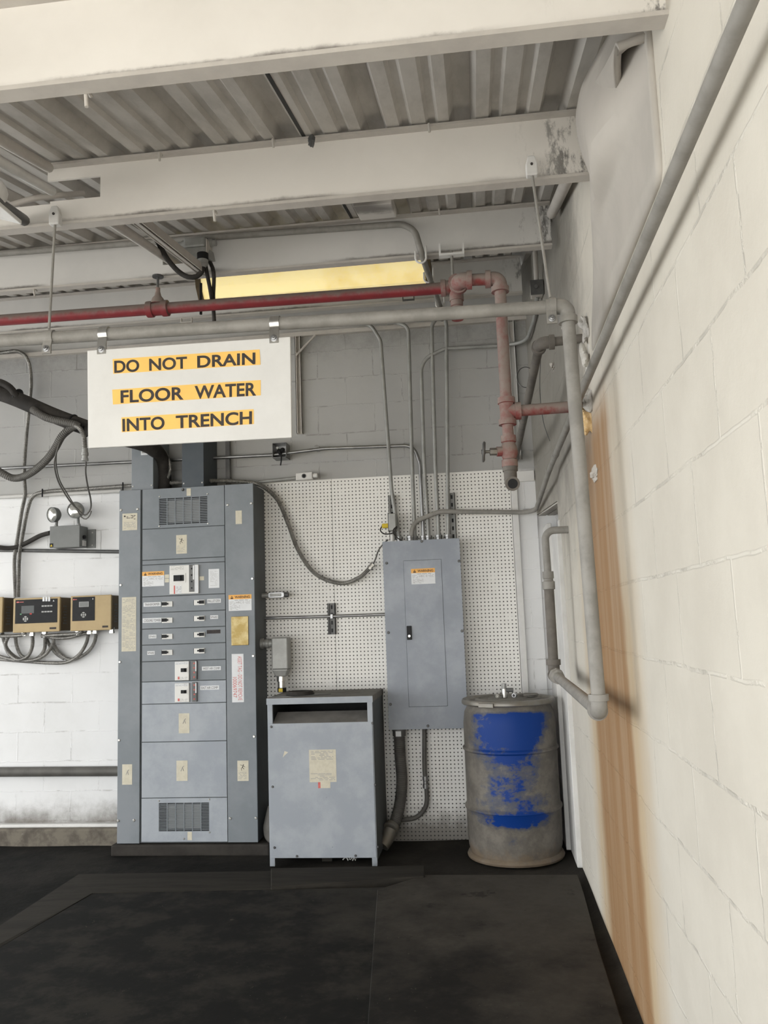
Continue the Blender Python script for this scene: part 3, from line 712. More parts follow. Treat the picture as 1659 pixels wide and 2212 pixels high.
MB().box(*rect(421.5, 1221, 430, 1281, Y)[:2], Y-.0145, Y-.0138, *rect(421.5, 1221, 430, 1281, Y)[2:]).build('breaker_edge_label', 'paper', cab)
def warning(parent, px0, py0, px1, py1, YS, Yp):
    R = rect(px0, py0, px1, py1, YS); s = sticker(parent, 'warning_label', R, Yp, 'paper')
    T = sub(R, 0, 1, 0, .28); MB().box(T[0], T[1], Yp-.0017, Yp-.0010, T[2], T[3]).build('orange_band', 'orange', s)
    m = MB(); W_ = sub(R, .27, .93, .07, .225); addtext(m, 'WARNING', W_[0], W_[1], W_[2], W_[3], Yp-.0020, .02)
    a = sub(R, .08, .21, .05, .25); m.prism([(a[0], Yp-.0018, a[2]), (a[1], Yp-.0018, a[2]), ((a[0]+a[1])/2, Yp-.0018, a[3])], (0, -.0005, 0))
    m.build('warning_lettering', 'ink', s)
    m = MB(); e = sub(R, .135, .155, .12, .19); m.box(e[0], e[1], Yp-.0027, Yp-.0023, e[2], e[3]); m.build('hazard_mark', 'orange', s)
    m = MB(); h = sub(R, .33, .67, .42, .55); addtext(m, 'HRC 0', h[0], h[1], h[2], h[3], Yp-.0016, .005)
    m.build('category_lettering', 'faintink', s)
    m = MB(); lines(m, sub(R, .05, .28, .40, .62), Yp-.0012, 3, .35, 5); lines(m, sub(R, .72, .95, .38, .58), Yp-.0012, 3, .35, 6); lines(m, sub(R, .06, .5, .66, .95), Yp-.0012, 5, .35, 7); lines(m, sub(R, .15, .85, .31, .38), Yp-.0012, 1, .5, 8)
    m.build('fine_print', 'faintink', s)
warning(cab, 307, 1234.5, 354.5, 1266.5, Y, YP)
warning(cab, 494, 1284.5, 543.5, 1319, Y, Y)
def figure(R, Yp, s):          # falling-figure shock pictogram in strokes
    x0, x1, z0, z1 = R
    P = lambda a, b: Vector((x0+(x1-x0)*a, Yp-.0016, z1-(z1-z0)*b))
    m = MB(); m.lathe(P(.60, .12), (0, -1, 0), [((x1-x0)*.07, 0), ((x1-x0)*.07, .0006), (0, .0006)], 10)
    for a, b, w in (((.58, .2), (.45, .5), .05), ((.57, .26), (.15, .12), .03), ((.57, .28), (.85, .42), .03), ((.45, .5), (.70, .72), .035), ((.45, .5), (.30, .60), .035), ((.30, .60), (.33, .9), .03)):
        m.cyl(P(*a), P(*b), (x1-x0)*w, n=6)
    m.build('shock_pictogram', 'ink', s)
def shock(parent, px0, py0, px1, py1, Yp, strong, mat='cream'):
    R = rect(px0, py0, px1, py1, Y); s = sticker(parent, 'shock_sticker', R, Yp, mat)
    if strong:
        figure(sub(R, .18, .78, .16, .52), Yp, s); m = MB(); lines(m, sub(R, .1, .8, .56, .92), Yp-.0012, 7, .4, int(px0)); m.build('fine_print', 'faintink', s)
    else:
        m = MB(); x0, x1, z0, z1 = sub(R, .35, .7, .2, .55)
        for a, b in (((.1, .9), (.55, .35)), ((.55, .35), (.9, .2)), ((.55, .4), (.8, .9))):
            m.cyl((x0+(x1-x0)*a[0], Yp-.0015, z1-(z1-z0)*a[1]), (x0+(x1-x0)*b[0], Yp-.0015, z1-(z1-z0)*b[1]), .0022, n=6)
        m.build('worn_pictogram', 'faintink', s)
shock(cab, 380.5, 1155.5, 403.5, 1196, YP, True, 'cream'); shock(cab, 386, 1541, 409, 1584, YP, False)
shock(cab, 381, 1643, 405, 1687, YP, False); shock(cab, 264, 1651, 285.5, 1695, Y, False); shock(cab, 513, 1643, 537, 1687, Y, True)
R = rect(264.5, 1109, 296.5, 1145.5, Y); s = sticker(cab, 'maker_label', R, Y, 'cream'); x = sub(R, .1, .22, .12, .2); MB().box(x[0], x[1], Y-.0017, Y-.001, x[2], x[3]).build('maker_mark', 'ink', s); m = MB(); lines(m, sub(R, .28, .9, .1, .38), Y-.0012, 4, .5, 2); m.build('print', 'ink', s); m = MB(); lines(m, sub(R, .1, .9, .5, .9), Y-.0012, 6, .4, 9); m.build('fine_print', 'faintink', s)
R = rect(263, 1290, 294, 1407, Y); s = sticker(cab, 'circuit_schedule', R, Y, 'cream'); m = MB(); lines(m, sub(R, .06, .94, .03, .97), Y-.0012, 34, .35, 11); m.build('print', 'faintink', s)
R = rect(501, 1412.5, 526.5, 1517, Y); s = sticker(cab, 'asset_tag', R, Y, 'paper')
m = MB(); T = sub(R, .52, .86, .05, .96); addtext(m, 'ASSET TAG - DO NOT REMOVE', *T, Y-.0018, .0, 1); T = sub(R, .08, .42, .48, .90); addtext(m, '100069747', *T, Y-.0018, .0, 1); m.build('tag_lettering', 'redink', s)
R = rect(500, 1331.5, 537, 1394, Y); s = MB().box(R[0], R[1], Y-.006, Y, R[2], R[3]).build('brass_plate', 'brass', cab, bevel=.002)
sticker(cab, 'paper_tag', rect(403, 1055, 412, 1071, Y), YP, 'cream'); sticker(cab, 'paper_tag', rect(509, 1103, 522.5, 1132, Y), Y, 'cream')
R = rect(450.5, 1229, 473.5, 1270, Y); s = sticker(cab, 'faded_label', R, YP, 'paper'); m = MB(); lines(m, sub(R, .15, .85, .1, .9), YP-.0012, 12, .2, 12, .0003); m.build('fine_print', 'faintink', s)
sticker(cab, 'tape_scrap', rect(405, 1797, 414.5, 1815, Y), YP, 'cream')
for a, b in ((356, 1241), (356, 1250)): sticker(cab, 'small_label', rect(a, b, a+9, b+8, Y), YP, 'cream')
sticker(cab, 'small_label', rect(431, 1245, 440.5, 1253.5, Y), YP, 'cream')
for px, py in ((261.5, 1102), (297, 1100), (261, 1264), (259, 1430), (257.5, 1599), (255.5, 1773), (289.5, 1772), (491.5, 1091), (542.5, 1087.5), (545, 1250), (547, 1417), (549, 1591), (497.5, 1768), (553, 1767)): fasten(cab, px, py, Y, .009, 'chrome', 'screw', .005)
for px, py in ((344.5, 1073), (448, 1067), (344, 1137), (449, 1131), (343, 1730), (452, 1727), (453, 1798), (397.5, 1812)): fasten(cab, px, py, YP, .006, 'chrome', 'screw', .004)
fasten(cab, 395, 1058, YP, .010, 'dksteel', 'lifting_eye', .012)
# wireways standing on top of the cabinet
def wireway(px0, px1, ptop, yf, mat, label, win=False):
    x0, x1 = oy(px0, 1010, yf).x, oy(px1, 1010, yf).x; z1 = oy((px0+px1)/2, ptop, yf).z
    r = thing('wireway_box', label, 'wireway', ((x0+x1)/2, yf+.12, cz1))
    MB().box(x0, x1, yf, PEG+.02, cz1+.001, z1).build('housing', mat, r, bevel=.003)
    for z in (cz1+.03, z1-.05):
        for x in (x0+.012, x1-.012): MB().lathe((x, yf, z), (0, -1, 0), [(.006, 0), (.005, .003), (0, .003)], 8).build('screw', 'chrome', r)
    if win:
        a = rect(305, 958, 319, 983, yf); MB().box(a[0], a[1], yf-.004, yf, a[2], a[3]).build('small_window', 'paper', r)
        b = sub(a, .15, .85, .15, .85); MB().box(b[0], b[1], yf-.005, yf-.003, b[2], b[3]).build('window_pane', 'emt', r)
wireway(284, 331, 930, 5.48, 'cab', 'grey wireway box rising from the left of the cabinet top', True)
wireway(393, 440, 925, 5.48, 'cab_dk', 'dark slate wireway box rising from the middle of the cabinet top')

# ================================================================== TRANSFORMER
Y = TRF
tr = thing('dry_transformer', 'waist-high pale grey floor transformer with an open slot under its dusty top', 'transformer', (-1.02, 5.4, 0))
A = rect(580, 1512, 809.5, 1860, Y)
tx0, tx1 = A[0], A[1]; tz1 = oy(695, 1505, Y).z; YB = 5.70
zlip = oy(695, 1519.5, Y).z; zslot = oy(695, 1561, Y).z; zbot = oy(705, 1853, Y).z
MB().box(tx0-.004, tx1+.004, Y-.004, YB, zlip, tz1).build('top_cover', 'dusty_top', tr, bevel=.004)
MB().box(tx0-.004, tx1+.004, Y-.006, Y-.003, zlip, tz1-.003).build('cover_lip', 'cab_lo', tr)
pw = .032
MB().box(tx0, tx0+pw, Y, Y+.02, 0.0, zlip).build('corner_post', 'cab_lo', tr, bevel=.002)
MB().box(tx1-pw, tx1, Y, Y+.02, 0.0, zlip).build('corner_post', 'cab_lo', tr, bevel=.002)
MB().box(tx0, tx0+.004, Y+.02, YB, .03, zlip).build('side_panel', 'cab_side', tr)
MB().box(tx1-.004, tx1, Y+.02, YB, .03, zlip).build('side_panel', 'cab_side', tr)
MB().box(tx0+.004, tx1-.004, YB-.006, YB, .05, zlip).build('back_panel', 'black', tr)
MB().box(tx0+.004, tx1-.004, Y+.03, YB-.01, .06, .09).build('base_tray', 'dksteel', tr)
MB().box(tx0+.05, tx1-.05, Y+.16, YB-.03, .09, zslot-.10).build('winding_enclosure', 'black', tr, bevel=.02)
zs = oy(695, 1537, Y).z
MB().quadbox([(tx0+pw, Y+.004, zslot-.004), (tx1-pw, Y+.004, zslot-.004), (tx1-pw, Y+.13, zslot+.05), (tx0+pw, Y+.13, zslot+.05), (tx0+pw, Y+.004, zslot), (tx1-pw, Y+.004, zslot), (tx1-pw, Y+.13, zslot+.056), (tx0+pw, Y+.13, zslot+.056)]).build('air_baffle', 'dusty_top', tr)
fp = MB().box(tx0+.004, tx1-.004, Y-.005, Y-.001, zbot, zslot).build('front_panel', 'cab_lo', tr, bevel=.002)
YF = Y-.005
for px, py in ((586, 1570), (804.5, 1562), (589, 1699.5), (810.5, 1695), (593, 1831), (816, 1829), (641.5, 1849.5), (768, 1848.5)): fasten(tr, px, py, YF, .0075, 'dksteel', 'bolt', .007)
R = rect(668.5, 1619, 726.5, 1689, Y); s = MB().box(R[0], R[1], YF-.0012, YF, R[2], R[3]).build('rating_sheet', 'cream', tr)
m = MB(); lines(m, sub(R, .08, .9, .03, .32), YF-.0015, 7, .45, 21); m.build('print', 'faintink', s); m = MB(); lines(m, sub(R, .05, .95, .72, .95), YF-.0015, 6, .45, 22); m.build('print', 'faintink', s)
R = rect(687.5, 1689, 714, 1702, Y); s = MB().box(R[0], R[1], YF-.0012, YF, R[2], R[3]).build('small_sticker', 'cream', tr, label='small cream sticker with a red end')
R2 = sub(R, 0, .2, 0, 1); MB().box(R2[0], R2[1], YF-.0016, YF-.001, R2[2], R2[3]).build('red_end', 'redink', s)
R = rect(611, 1622, 623, 1636, Y); m = MB(); m.prism([(R[0], YF-.0006, R[2]), (R[0]+.012, YF-.0006, R[2]+.012), (R[1], YF-.0006, R[3]-.008), (R[0]+.012, YF-.0006, R[3])], (0, .0005, 0)); m.build('tape_scrap', 'cream', tr)
# things lying on the transformer
c = oy(648, 1490, 5.32); tz = tz1
m = MB()
for k in range(5): m.tube([(c.x+(.085-.004*k)*math.cos(t*math.pi/16), c.y+(.085-.004*k)*math.sin(t*math.pi/16), tz+.009+.006*(k % 3)) for t in range(33)], .006, 8)
o = m.build('cable_coil', 'rubber', smooth=True); tag(o, 'coil of black cable lying on top of the grey transformer', 'cable coil')
m = MB(); m.prism([(c.x-.16, c.y-.13, tz), (c.x-.03, c.y-.125, tz), (c.x+.20, c.y+.0, tz), (c.x+.02, c.y+.10, tz), (c.x-.14, c.y+.03, tz)], (0, 0, .005))
o = m.build('rubber_scrap', 'dksteel'); tag(o, 'flat dark scrap under the cable coil on the transformer top', 'scrap')
m = MB(); p = oy(735, 1492, 5.40); m.prism([(p.x-.08, p.y-.06, tz), (p.x+.10, p.y-.02, tz), (p.x+.12, p.y+.07, tz), (p.x-.02, p.y+.06, tz)], (0, 0, .0012)); tag(m.build('paper_scrap', 'dusty_top'), 'faint dusty paper on the transformer top, right of the coil', 'paper')
# debris in front of the transformer
p = oz(708, 1862, 0.0); o = MB().obox((p.x, p.y, .022), (.032, 0, 0), (0, .02, 0), (0, .004, .014)).build('brick_chunk', 'timber', bevel=.004); tag(o, 'brown chunk on the floor under the front of the transformer', 'debris')
p = oz(762, 1862, 0.0); m = MB()
for k in range(5):
    a = random.uniform(0, 6.28); q0 = Vector((p.x+random.uniform(-.03, .03), p.y+random.uniform(-.015, .015), .012)); m.tube(spline([q0, q0+Vector((.015*math.cos(a), .015*math.sin(a), .018)), q0+Vector((.034*math.cos(a+.5), .03*math.sin(a+.5), .004))], .006), .0035, 6)
tag(m.build('paper_curls', 'white'), 'crumpled white scraps on the floor under the transformer', 'debris')

# ================================================================== PANELBOARD
Y = PANF
A = rect(833, 1166, 1002, 1575, Y)
pb = thing('panelboard', 'flat scuffed grey panelboard with a narrow locking door, hung on the pegboard', 'electrical panel', ((A[0]+A[1])/2, 5.68, A[2]))
MB().box(A[0]+.006, A[1]-.006, Y+.006, PEG-.001, A[2]+.006, A[3]-.006).build('back_box', 'cab_side', pb, bevel=.003)
Dr = rect(877.5, 1209.5, 960, 1526, Y)
m = MB(); m.box(A[0], Dr[0]-.0015, Y, Y+.006, A[2], A[3]); m.box(Dr[1]+.0015, A[1], Y, Y+.006, A[2], A[3]); m.box(Dr[0]-.0015, Dr[1]+.0015, Y, Y+.006, Dr[3]+.0015, A[3]); m.box(Dr[0]-.0015, Dr[1]+.0015, Y, Y+.006, A[2], Dr[2]-.0015)
m.build('front_trim', 'panel', pb)
door = MB().box(Dr[0], Dr[1], Y-.0015, Y+.004, Dr[2], Dr[3]).build('door', 'panel', pb, bevel=.002)
R = rect(879, 1352, 889.5, 1382, Y); h = MB().box(R[0], R[1], Y-.012, Y-.001, R[2], R[3]).build('latch', 'black', door, bevel=.003)
MB().lathe(((R[0]+R[1])/2, Y-.012, R[2]+(R[3]-R[2])*.27), (0, -1, 0), [(.009, 0), (.008, .003), (.003, .003), (.003, .001), (0, .001)], 14).build('lock_cylinder', 'chrome', door)
warning(pb, 888.5, 1228, 940, 1261.5, Y, Y-.0016)
for px, py in ((911, 1169.5), (835, 1216.5), (991.5, 1212), (839, 1366.5), (998, 1363), (843.5, 1521.5), (1004, 1516), (924.5, 1568)): fasten(pb, px, py, Y, .0095, 'dksteel', 'screw', .006)
ptop = A[3]; pbot = A[2]
#==PART4==
# ================================================================== OIL-STAINED BLUE DRUM
dr = thing('plastic_drum', 'dirty blue plastic drum with a clamped lid, in the corner by the right wall', 'drum', (.118, 5.40, .0))
dc = Vector((.118, 5.40, 0)); DR = .288
body = [(.02, .012), (DR-.03, .004), (DR+.004, .006), (DR+.008, .018), (DR+.002, .030), (DR-.014, .038), (DR-.004, .075), (DR, .13), (DR+.002, .288), (DR+.010, .298), (DR+.010, .308), (DR+.001, .318), (DR-.002, .33), (DR-.002, .635), (DR+.008, .645), (DR+.008, .655), (DR-.002, .665), (DR-.003, .80), (DR-.012, .87), (DR-.03, .905), (DR-.03, .925), (.02, .925)]
MB().lathe(dc, (0, 0, 1), body, 56).build('body', 'drum', dr, smooth=True)
MB().lathe(dc, (0, 0, 1), [(DR-.045, .915), (DR-.006, .915), (DR+.002, .922), (DR+.002, .938), (DR-.005, .948), (DR-.016, .950), (DR-.028, .945), (DR-.04, .93)], 56).build('clamp_ring', 'ring', dr, smooth=True)
MB().lathe(dc, (0, 0, 1), [(.001, .95), (.12, .95), (.125, .944), (.18, .942), (.185, .950), (.20, .950), (.205, .938), (DR-.03, .932), (DR-.03, .92), (.001, .92)], 56).build('lid', 'drumlid', dr, smooth=True)
a = math.radians(-118); p = dc+Vector((math.cos(a)*(DR+.004), math.sin(a)*(DR+.004), .926))
MB().obox(p, Vector((-math.sin(a), math.cos(a), 0))*.05, Vector((math.cos(a), math.sin(a), 0))*.008, (0, 0, .013)).build('clamp_buckle', 'ring', dr, bevel=.003)
# fittings lying on the lid
f = dc+Vector((-.02, -.03, .951))
r = thing('pipe_fitting', 'metal tee fitting standing on the lid of the blue drum', 'fitting', f)
MB().cyl(f+Vector((0, 0, .0)), f+Vector((0, 0, .052)), .018).build('fitting_body', 'chrome', r, smooth=True)
MB().cyl(f+Vector((0, 0, .052)), f+Vector((0, 0, .085)), .015).build('nipple', 'emt', r, smooth=True)
MB().cyl(f+Vector((.01, -.005, .045)), f+Vector((.055, -.012, .045)), .013).build('side_outlet', 'dksteel', r, smooth=True)
g = dc+Vector((-.075, -.05, .950)); tag(MB().lathe(g+Vector((0, .03, .013)), (.2, -1, 0), [(.001, 0), (.013, 0), (.013, .05), (.008, .05), (.007, .02), (.001, .02)], 14).build('hose_barb', 'chrome', smooth=True), 'short shiny bushing lying left of the tee fitting on the drum lid', 'fitting')
g = dc+Vector((.06, -.02, .950)); tag(MB().lathe(g+Vector((-.01, .03, .012)), (-.3, -1, 0), [(.001, 0), (.012, 0), (.014, .03), (.014, .045), (.008, .045), (.001, .03)], 14).build('hose_barb', 'steel', smooth=True), 'short steel bushing lying right of the tee fitting on the drum lid', 'fitting')
tag(MB().lump(g+Vector((.07, .03, .010)), (.055, .03, .012), 5, 10, .25).build('rag', 'drumlid', smooth=True), 'flat dusty rag on the right part of the drum lid', 'rag')

# ================================================================== PIPE HELPERS
def elbow_pipe(root, pts, r, mat, part='pipe', bend=.06, n=16, smooth=True):
    return MB().tube(fillet(pts, bend, 9), r, n).build(part, mat, root, smooth=True)
def fitting(mb, p, d, r, l, lip=.2):
    """threaded fitting end: a sleeve with a bead, centred at p along d"""
    p, d = Vector(p), Vector(d).normalized()
    mb.lathe(p-d*l/2, d, [(r*.7, 0), (r*1.0, 0), (r*1.0, l*.62), (r*(1+lip), l*.66), (r*(1+lip), l), (r*.7, l)], 20)
def elbow_fit(mb, corner, d_in, d_out, r, arm):
    """cast 90-degree elbow with banded mouths; d_in, d_out point away from the corner"""
    c, a, b = Vector(corner), Vector(d_in).normalized(), Vector(d_out).normalized()
    mb.tube(fillet([c+a*arm, c, c+b*arm], arm*.75, 8), r, 18)
    for d in (a, b): mb.lathe(c+d*arm*.62, d, [(r*.8, 0), (r*1.22, 0.002), (r*1.22, arm*.42), (r*.8, arm*.42)], 20)

# ---- galvanised pipe: overhead run, drop at the wall, dog-leg back to the corner
YG = 2.85
zg = 2.527; xr_el = .342
gp = thing('water_pipe', 'galvanised pipe hung below the second beam, dropping down beside the right wall', 'pipe', (-.8, YG, 1.1))
PA = Vector((-3.6, YG, zg+.03)); PB = oy(1225, 661, YG); PB.y = YG; PC = oy(1295, 1538, YG)
PA.z = PB.z+.012+ (PB.x-PA.x)*.013
PD = Vector((PC.x, 4.83, PC.z-.0)); PD.z = ox(1197, 1456, PC.x).z; PD.y = ox(1197, 1456, PC.x).y
PT = ox(1181, 1150, PC.x); PT = Vector((PC.x-.004, PD.y, oy(1186, 1146, PD.y).z))
PW = Vector((XR+.02, PD.y, PT.z+.0))
rg = .0235
dx = (PB-PA).normalized()
MB().cyl(PA, PB-dx*.03, rg).build('overhead_run', 'galv', gp, smooth=True)
MB().cyl(PB-Vector((0, 0, .03)), PC+Vector((0, 0, .03)), rg).build('drop', 'galv', gp, smooth=True)
MB().cyl(PC+(PD-PC).normalized()*.03, PD-(PD-PC).normalized()*.03, rg*.98).build('return_run', 'galv', gp, smooth=True)
zc = PD.z+(PT.z-PD.z)*.62
MB().cyl(PD+Vector((0, 0, .03)), Vector((PD.x, PD.y, zc)), rg*1.15).build('riser', 'dustpipe', gp, smooth=True, label='dark lower riser in the corner')
m = MB(); m.tube(fillet([Vector((PD.x, PD.y, zc)), PT, PW], .05, 9), rg*.86, 16); m.build('upper_riser', 'galv', gp, smooth=True)
m = MB(); m.lathe(Vector((PD.x, PD.y, zc-.03)), (0, 0, 1), [(rg, 0), (rg*1.45, .004), (rg*1.45, .045), (rg*1.1, .05), (rg*1.1, .06), (rg*1.3, .064), (rg*1.3, .1), (rg*.9, .1)], 18); m.build('coupling', 'galv', gp, smooth=True)
m = MB(); elbow_fit(m, PB, -dx, (0, 0, -1), rg*1.15, .06); m.build('elbow', 'galv', gp, smooth=True)
m = MB(); elbow_fit(m, PC, (0, 0, 1), (PD-PC), rg*1.15, .055); m.build('elbow', 'galv', gp, smooth=True)
m = MB(); elbow_fit(m, PD, (0, 0, 1), (PC-PD), rg*1.35, .075); m.build('elbow', 'dustpipe', gp, smooth=True)
m = MB(); d = (PC-PD).normalized(); m.lathe(PD+d*.13, d, [(rg, 0), (rg*1.7, .006), (rg*1.7, .03), (rg*1.35, .036), (rg*1.35, .06), (rg*1.6, .064), (rg*1.6, .09), (rg, .095)], 8); m.build('union', 'galv', gp)
# hanger rods with clamps from the second beam
def pipez(x): return PA.z+(PB.z-PA.z)*(x-PA.x)/(PB.x-PA.x)
def hanger(pxb, pyb, pxt, pyt, label):
    b = oy(pxb, pyb, YG-.03); xb = b.x; zb = pipez(xb)
    t = oy(pxt, pyt, 2.95-.082)
    r = thing('pipe_hanger', label, 'hanger', (xb, YG, zb), 'rod hangers for the overhead pipe')
    MB().cyl((xb, YG-.012, zb+.03), t, .0052, n=8).build('rod', 'galv', r, smooth=True)
    m = MB(); w = .016
    x0 = t.x; z0 = t.z
    m.prism([(x0-.020, t.y-.012, z0-.012), (x0+.020, t.y-.012, z0-.012), (x0+.021, t.y-.012, z0+.03), (x0+.012, t.y-.012, z0+.062), (x0-.012, t.y-.012, z0+.062), (x0-.021, t.y-.012, z0+.03)], (0, .03, 0)); m.build('beam_clamp', 'cream_trim', r, bevel=.004)
    MB().lathe((x0, t.y-.012, z0+.028), (0, -1, 0), [(.005, 0), (.005, .004), (0, .004)], 8).build('set_screw', 'ink', r)
    clamp_strap(r, xb, zb, 'pipe_clamp')
    return r
def clamp_strap(r, x, z, part, drop=.052, mat='galv', w=.017, bolt=True):
    m = MB(); prof = []
    for k in range(9):
        a = math.radians(200-k*220/8+0)
    R1, R2_ = rg+.001, rg+.005
    # bent strap: front leg runs from the ear below over the front and top of the pipe
    outer = [(-R2_-.001, -drop-.018), (-R2_-.001, -drop+.012)]+[(-R2_*math.cos(math.radians(a))-.0, R2_*math.sin(math.radians(a))) for a in range(-40, 181, 20)]
    inner = [(-R1*math.cos(math.radians(a)), R1*math.sin(math.radians(a))) for a in range(180, -41, -20)]+[(-R1+.002, -drop+.012), (-R1+.002, -drop-.018)]
    poly = [(x-w, YG+a, z+b) for a, b in outer+inner]
    m.prism(poly, (2*w, 0, 0)); o = m.build(part, mat, r, smooth=True)
    if bolt:
        MB().lathe((x, YG-R2_-.001, z-drop), (0, -1, 0), [(.013, 0), (.013, .003), (.008, .004), (.008, .010), (.004, .011), (.004, .016), (0, .016)], 12).build('bolt', 'steel', o, smooth=True)
    return o
hanger(100, 735, 119, 480, 'thin rod hanger for the overhead pipe, left of the white sign')
hanger(1190, 652, 1149, 374, 'thin rod hanger for the overhead pipe, by its elbow at the right wall')
# ---- sign
ys = 2.822
A = [oy(188, 757, ys), oy(627, 727, ys), oy(630, 945, ys), oy(190, 968, ys)]
sg = thing('hanging_sign', 'white board sign reading DO NOT DRAIN FLOOR WATER INTO TRENCH, hung from the overhead pipe', 'sign', ((A[0].x+A[1].x)/2, ys, (A[2].z+A[3].z)/2))
def bilerp(u, v, y): p = A[0]*(1-u)*(1-v)+A[1]*u*(1-v)+A[2]*u*v+A[3]*(1-u)*v; return Vector((p.x, y, p.z))
MB().prism([Vector((p.x, ys, p.z)) for p in A], (0, .010, 0)).build('sign_board', 'board', sg, bevel=.0025)
def uvof(px, py):
    p = oy(px, py, ys); u = (p.x-A[0].x)/(A[1].x-A[0].x); top = A[0].z+(A[1].z-A[0].z)*u; bot = A[3].z+(A[2].z-A[3].z)*u
    return u, (top-p.z)/(top-bot)
def signline(strip, words, top, bot):
    """an amber strip with its words; top and bot give the letter heights at the left and right ends of the line"""
    q = [uvof(*p) for p in strip]; X0, X1 = words[0][1], words[-1][2]
    st = MB().prism([bilerp(u, v, ys-.0012) for u, v in q], (0, .0012, 0)).build('letter_strip', 'sunyellow', sg)
    for s, xa, xb in words:
        m = MB(); v, f = textgeo(s, .026); a0, a1 = min(p[0] for p in v), max(p[0] for p in v); b0, b1 = min(p[1] for p in v), max(p[1] for p in v); vs = []
        for p in v:
            px = xa+(xb-xa)*(p[0]-a0)/(a1-a0); t = (px-X0)/(X1-X0); b = (p[1]-b0)/(b1-b0)
            py = (bot[0]+(bot[1]-bot[0])*t)*(1-b)+(top[0]+(top[1]-top[0])*t)*b
            vs.append(m.bm.verts.new(bilerp(*uvof(px, py), ys-.0018)))
        for q_ in f:
            try: m.bm.faces.new([vs[i] for i in q_])
            except ValueError: pass
        m.build('lettering', 'ink', st)
signline([(243, 776), (561, 755), (563, 788), (244, 807.5)], [('DO', 246.5, 300.5), ('NOT', 322, 404), ('DRAIN', 426, 552)], (779.5, 761.5), (806.5, 787))
signline([(241, 842), (563.5, 821), (563.5, 854), (242, 874)], [('FLOOR', 259, 396), ('WATER', 420, 554)], (843.5, 826), (871.5, 855))
signline([(260, 902), (548, 884), (549, 916), (260, 934)], [('INTO', 262, 354), ('TRENCH', 378.5, 545)], (905, 888), (933, 916.5))
for px, py in ((217, 722), (590, 700)):
    b = oy(px, py, ys-.01); x = b.x; z = pipez(x)
    zb = oy(px, 755 if px < 400 else 731, ys).z
    clamp_strap(sg, x, z, 'hanger_strap', z-zb, 'chrome')

# ================================================================== RED SPRINKLER MAIN
YM, YR = 4.10, 3.68
xr_ = .155
rm = thing('sprinkler_pipe', 'dusty red sprinkler main under the third beam, turning down to an open-ended drop at right', 'pipe', (-1, YM, 2.0))
rr_ = .030
Pm = oy(963, 622, YM); zm = Pm.z; m0 = oy(0, 692, YM); slope = (zm-m0.z)/(Pm.x-m0.x); Pm0 = Vector((-4.6, YM, m0.z+slope*(-4.6-m0.x)))
MB().cyl(Pm0, Pm, rr_).build('main_run', 'red', rm, smooth=True)
Tj = oy(985, 618, YM)                                  # tee at the end of the main
ex = oy(990, 606, YR)
Te = Vector((ex.x, YR, ex.z))
m = MB(); fitting(m, Pm+Vector((.01, 0, 0)), (-1, 0, 0), rr_*1.2, .07); m.cyl(Pm, Tj+Vector((.035, 0, 0)), rr_*1.25); m.tube([Tj, Tj+Vector((0, -.07, 0))], rr_*1.25); m.tube([Tj, Tj-Vector((0, 0, .08))], rr_*1.2); m.build('tee', 'redpink', rm, smooth=True)
MB().cyl(Vector((Tj.x, YM-.05, Tj.z)), Te+Vector((0, .03, 0)), rr_*.95).build('offset_run', 'redpink', rm, smooth=True)
dp = Tj-Vector((0, 0, .13)); m = MB(); m.cyl(Tj-Vector((0, 0, .06)), dp, rr_*.82); m.lathe(dp+Vector((0, 0, .02)), (0, 0, 1), [(rr_*.8, 0), (rr_*1.05, .003), (rr_*1.05, .05), (rr_*.8, .05)], 18); m.lathe(dp-Vector((0, 0, .05)), (0, 0, 1), [(.001, 0), (rr_, 0), (rr_, .05), (.001, .05)], 18); m.build('capped_drop', 'redpink', rm, smooth=True)
Tr = oy(1079, 602, YR); Tr.y = YR
m = MB(); elbow_fit(m, Te, (0, 1, 0), (Tr-Te), rr_*1.18, .06); m.build('elbow', 'redpink', rm, smooth=True)
MB().cyl(Te, Tr, rr_*.9).build('cross_run', 'redpink', rm, smooth=True)
m = MB(); elbow_fit(m, Tr, (Te-Tr), (0, 0, -1), rr_*1.1, .062); m.build('elbow', 'redpink', rm, smooth=True)
Bt = oy(1094, 889, YR); xR = Tr.x; zT = Bt.z
zv = oy(1098, 975, YR).z; ze = oy(1100, 1030, YR).z
MB().cyl((xR, YR, Tr.z-.03), (xR, YR, zT), rr_*.88).build('drop', 'redpink', rm, smooth=True)
m = MB()
for d in ((0, 0, 1), (0, 0, -1), (1, 0, 0)): m.lathe(Vector((xR, YR, zT)), d, [(rr_*1.05, 0), (rr_*1.1, .035), (rr_*1.32, .037), (rr_*1.32, .062), (rr_*.9, .062)], 20)
m.build('tee', 'redpink', rm, smooth=True)
MB().cyl((xR+.05, YR, zT), (XR+.03, YR, zT+.004), rr_*.86).build('wall_branch', 'redpink', rm, smooth=True)
MB().cyl((xR, YR, zT-.05), (xR, YR, zv+.03), rr_*.84).build('lower_drop', 'redpink', rm, smooth=True)
V = Vector((xR, YR, zv)); m = MB()
m.lathe(V+Vector((0, 0, -.07)), (0, 0, 1), [(rr_*.9, 0), (rr_*1.2, .0), (rr_*1.2, .03), (rr_*1.0, .034), (rr_*1.25, .055), (rr_*1.32, .07), (rr_*1.2, .09), (rr_*.95, .108), (rr_*1.15, .112), (rr_*1.15, .14), (rr_*.9, .14)], 10)
m.cyl(V, V+Vector((-.055, -.01, 0)), .022, n=14); m.build('valve_body', 'redpink', rm, smooth=True)
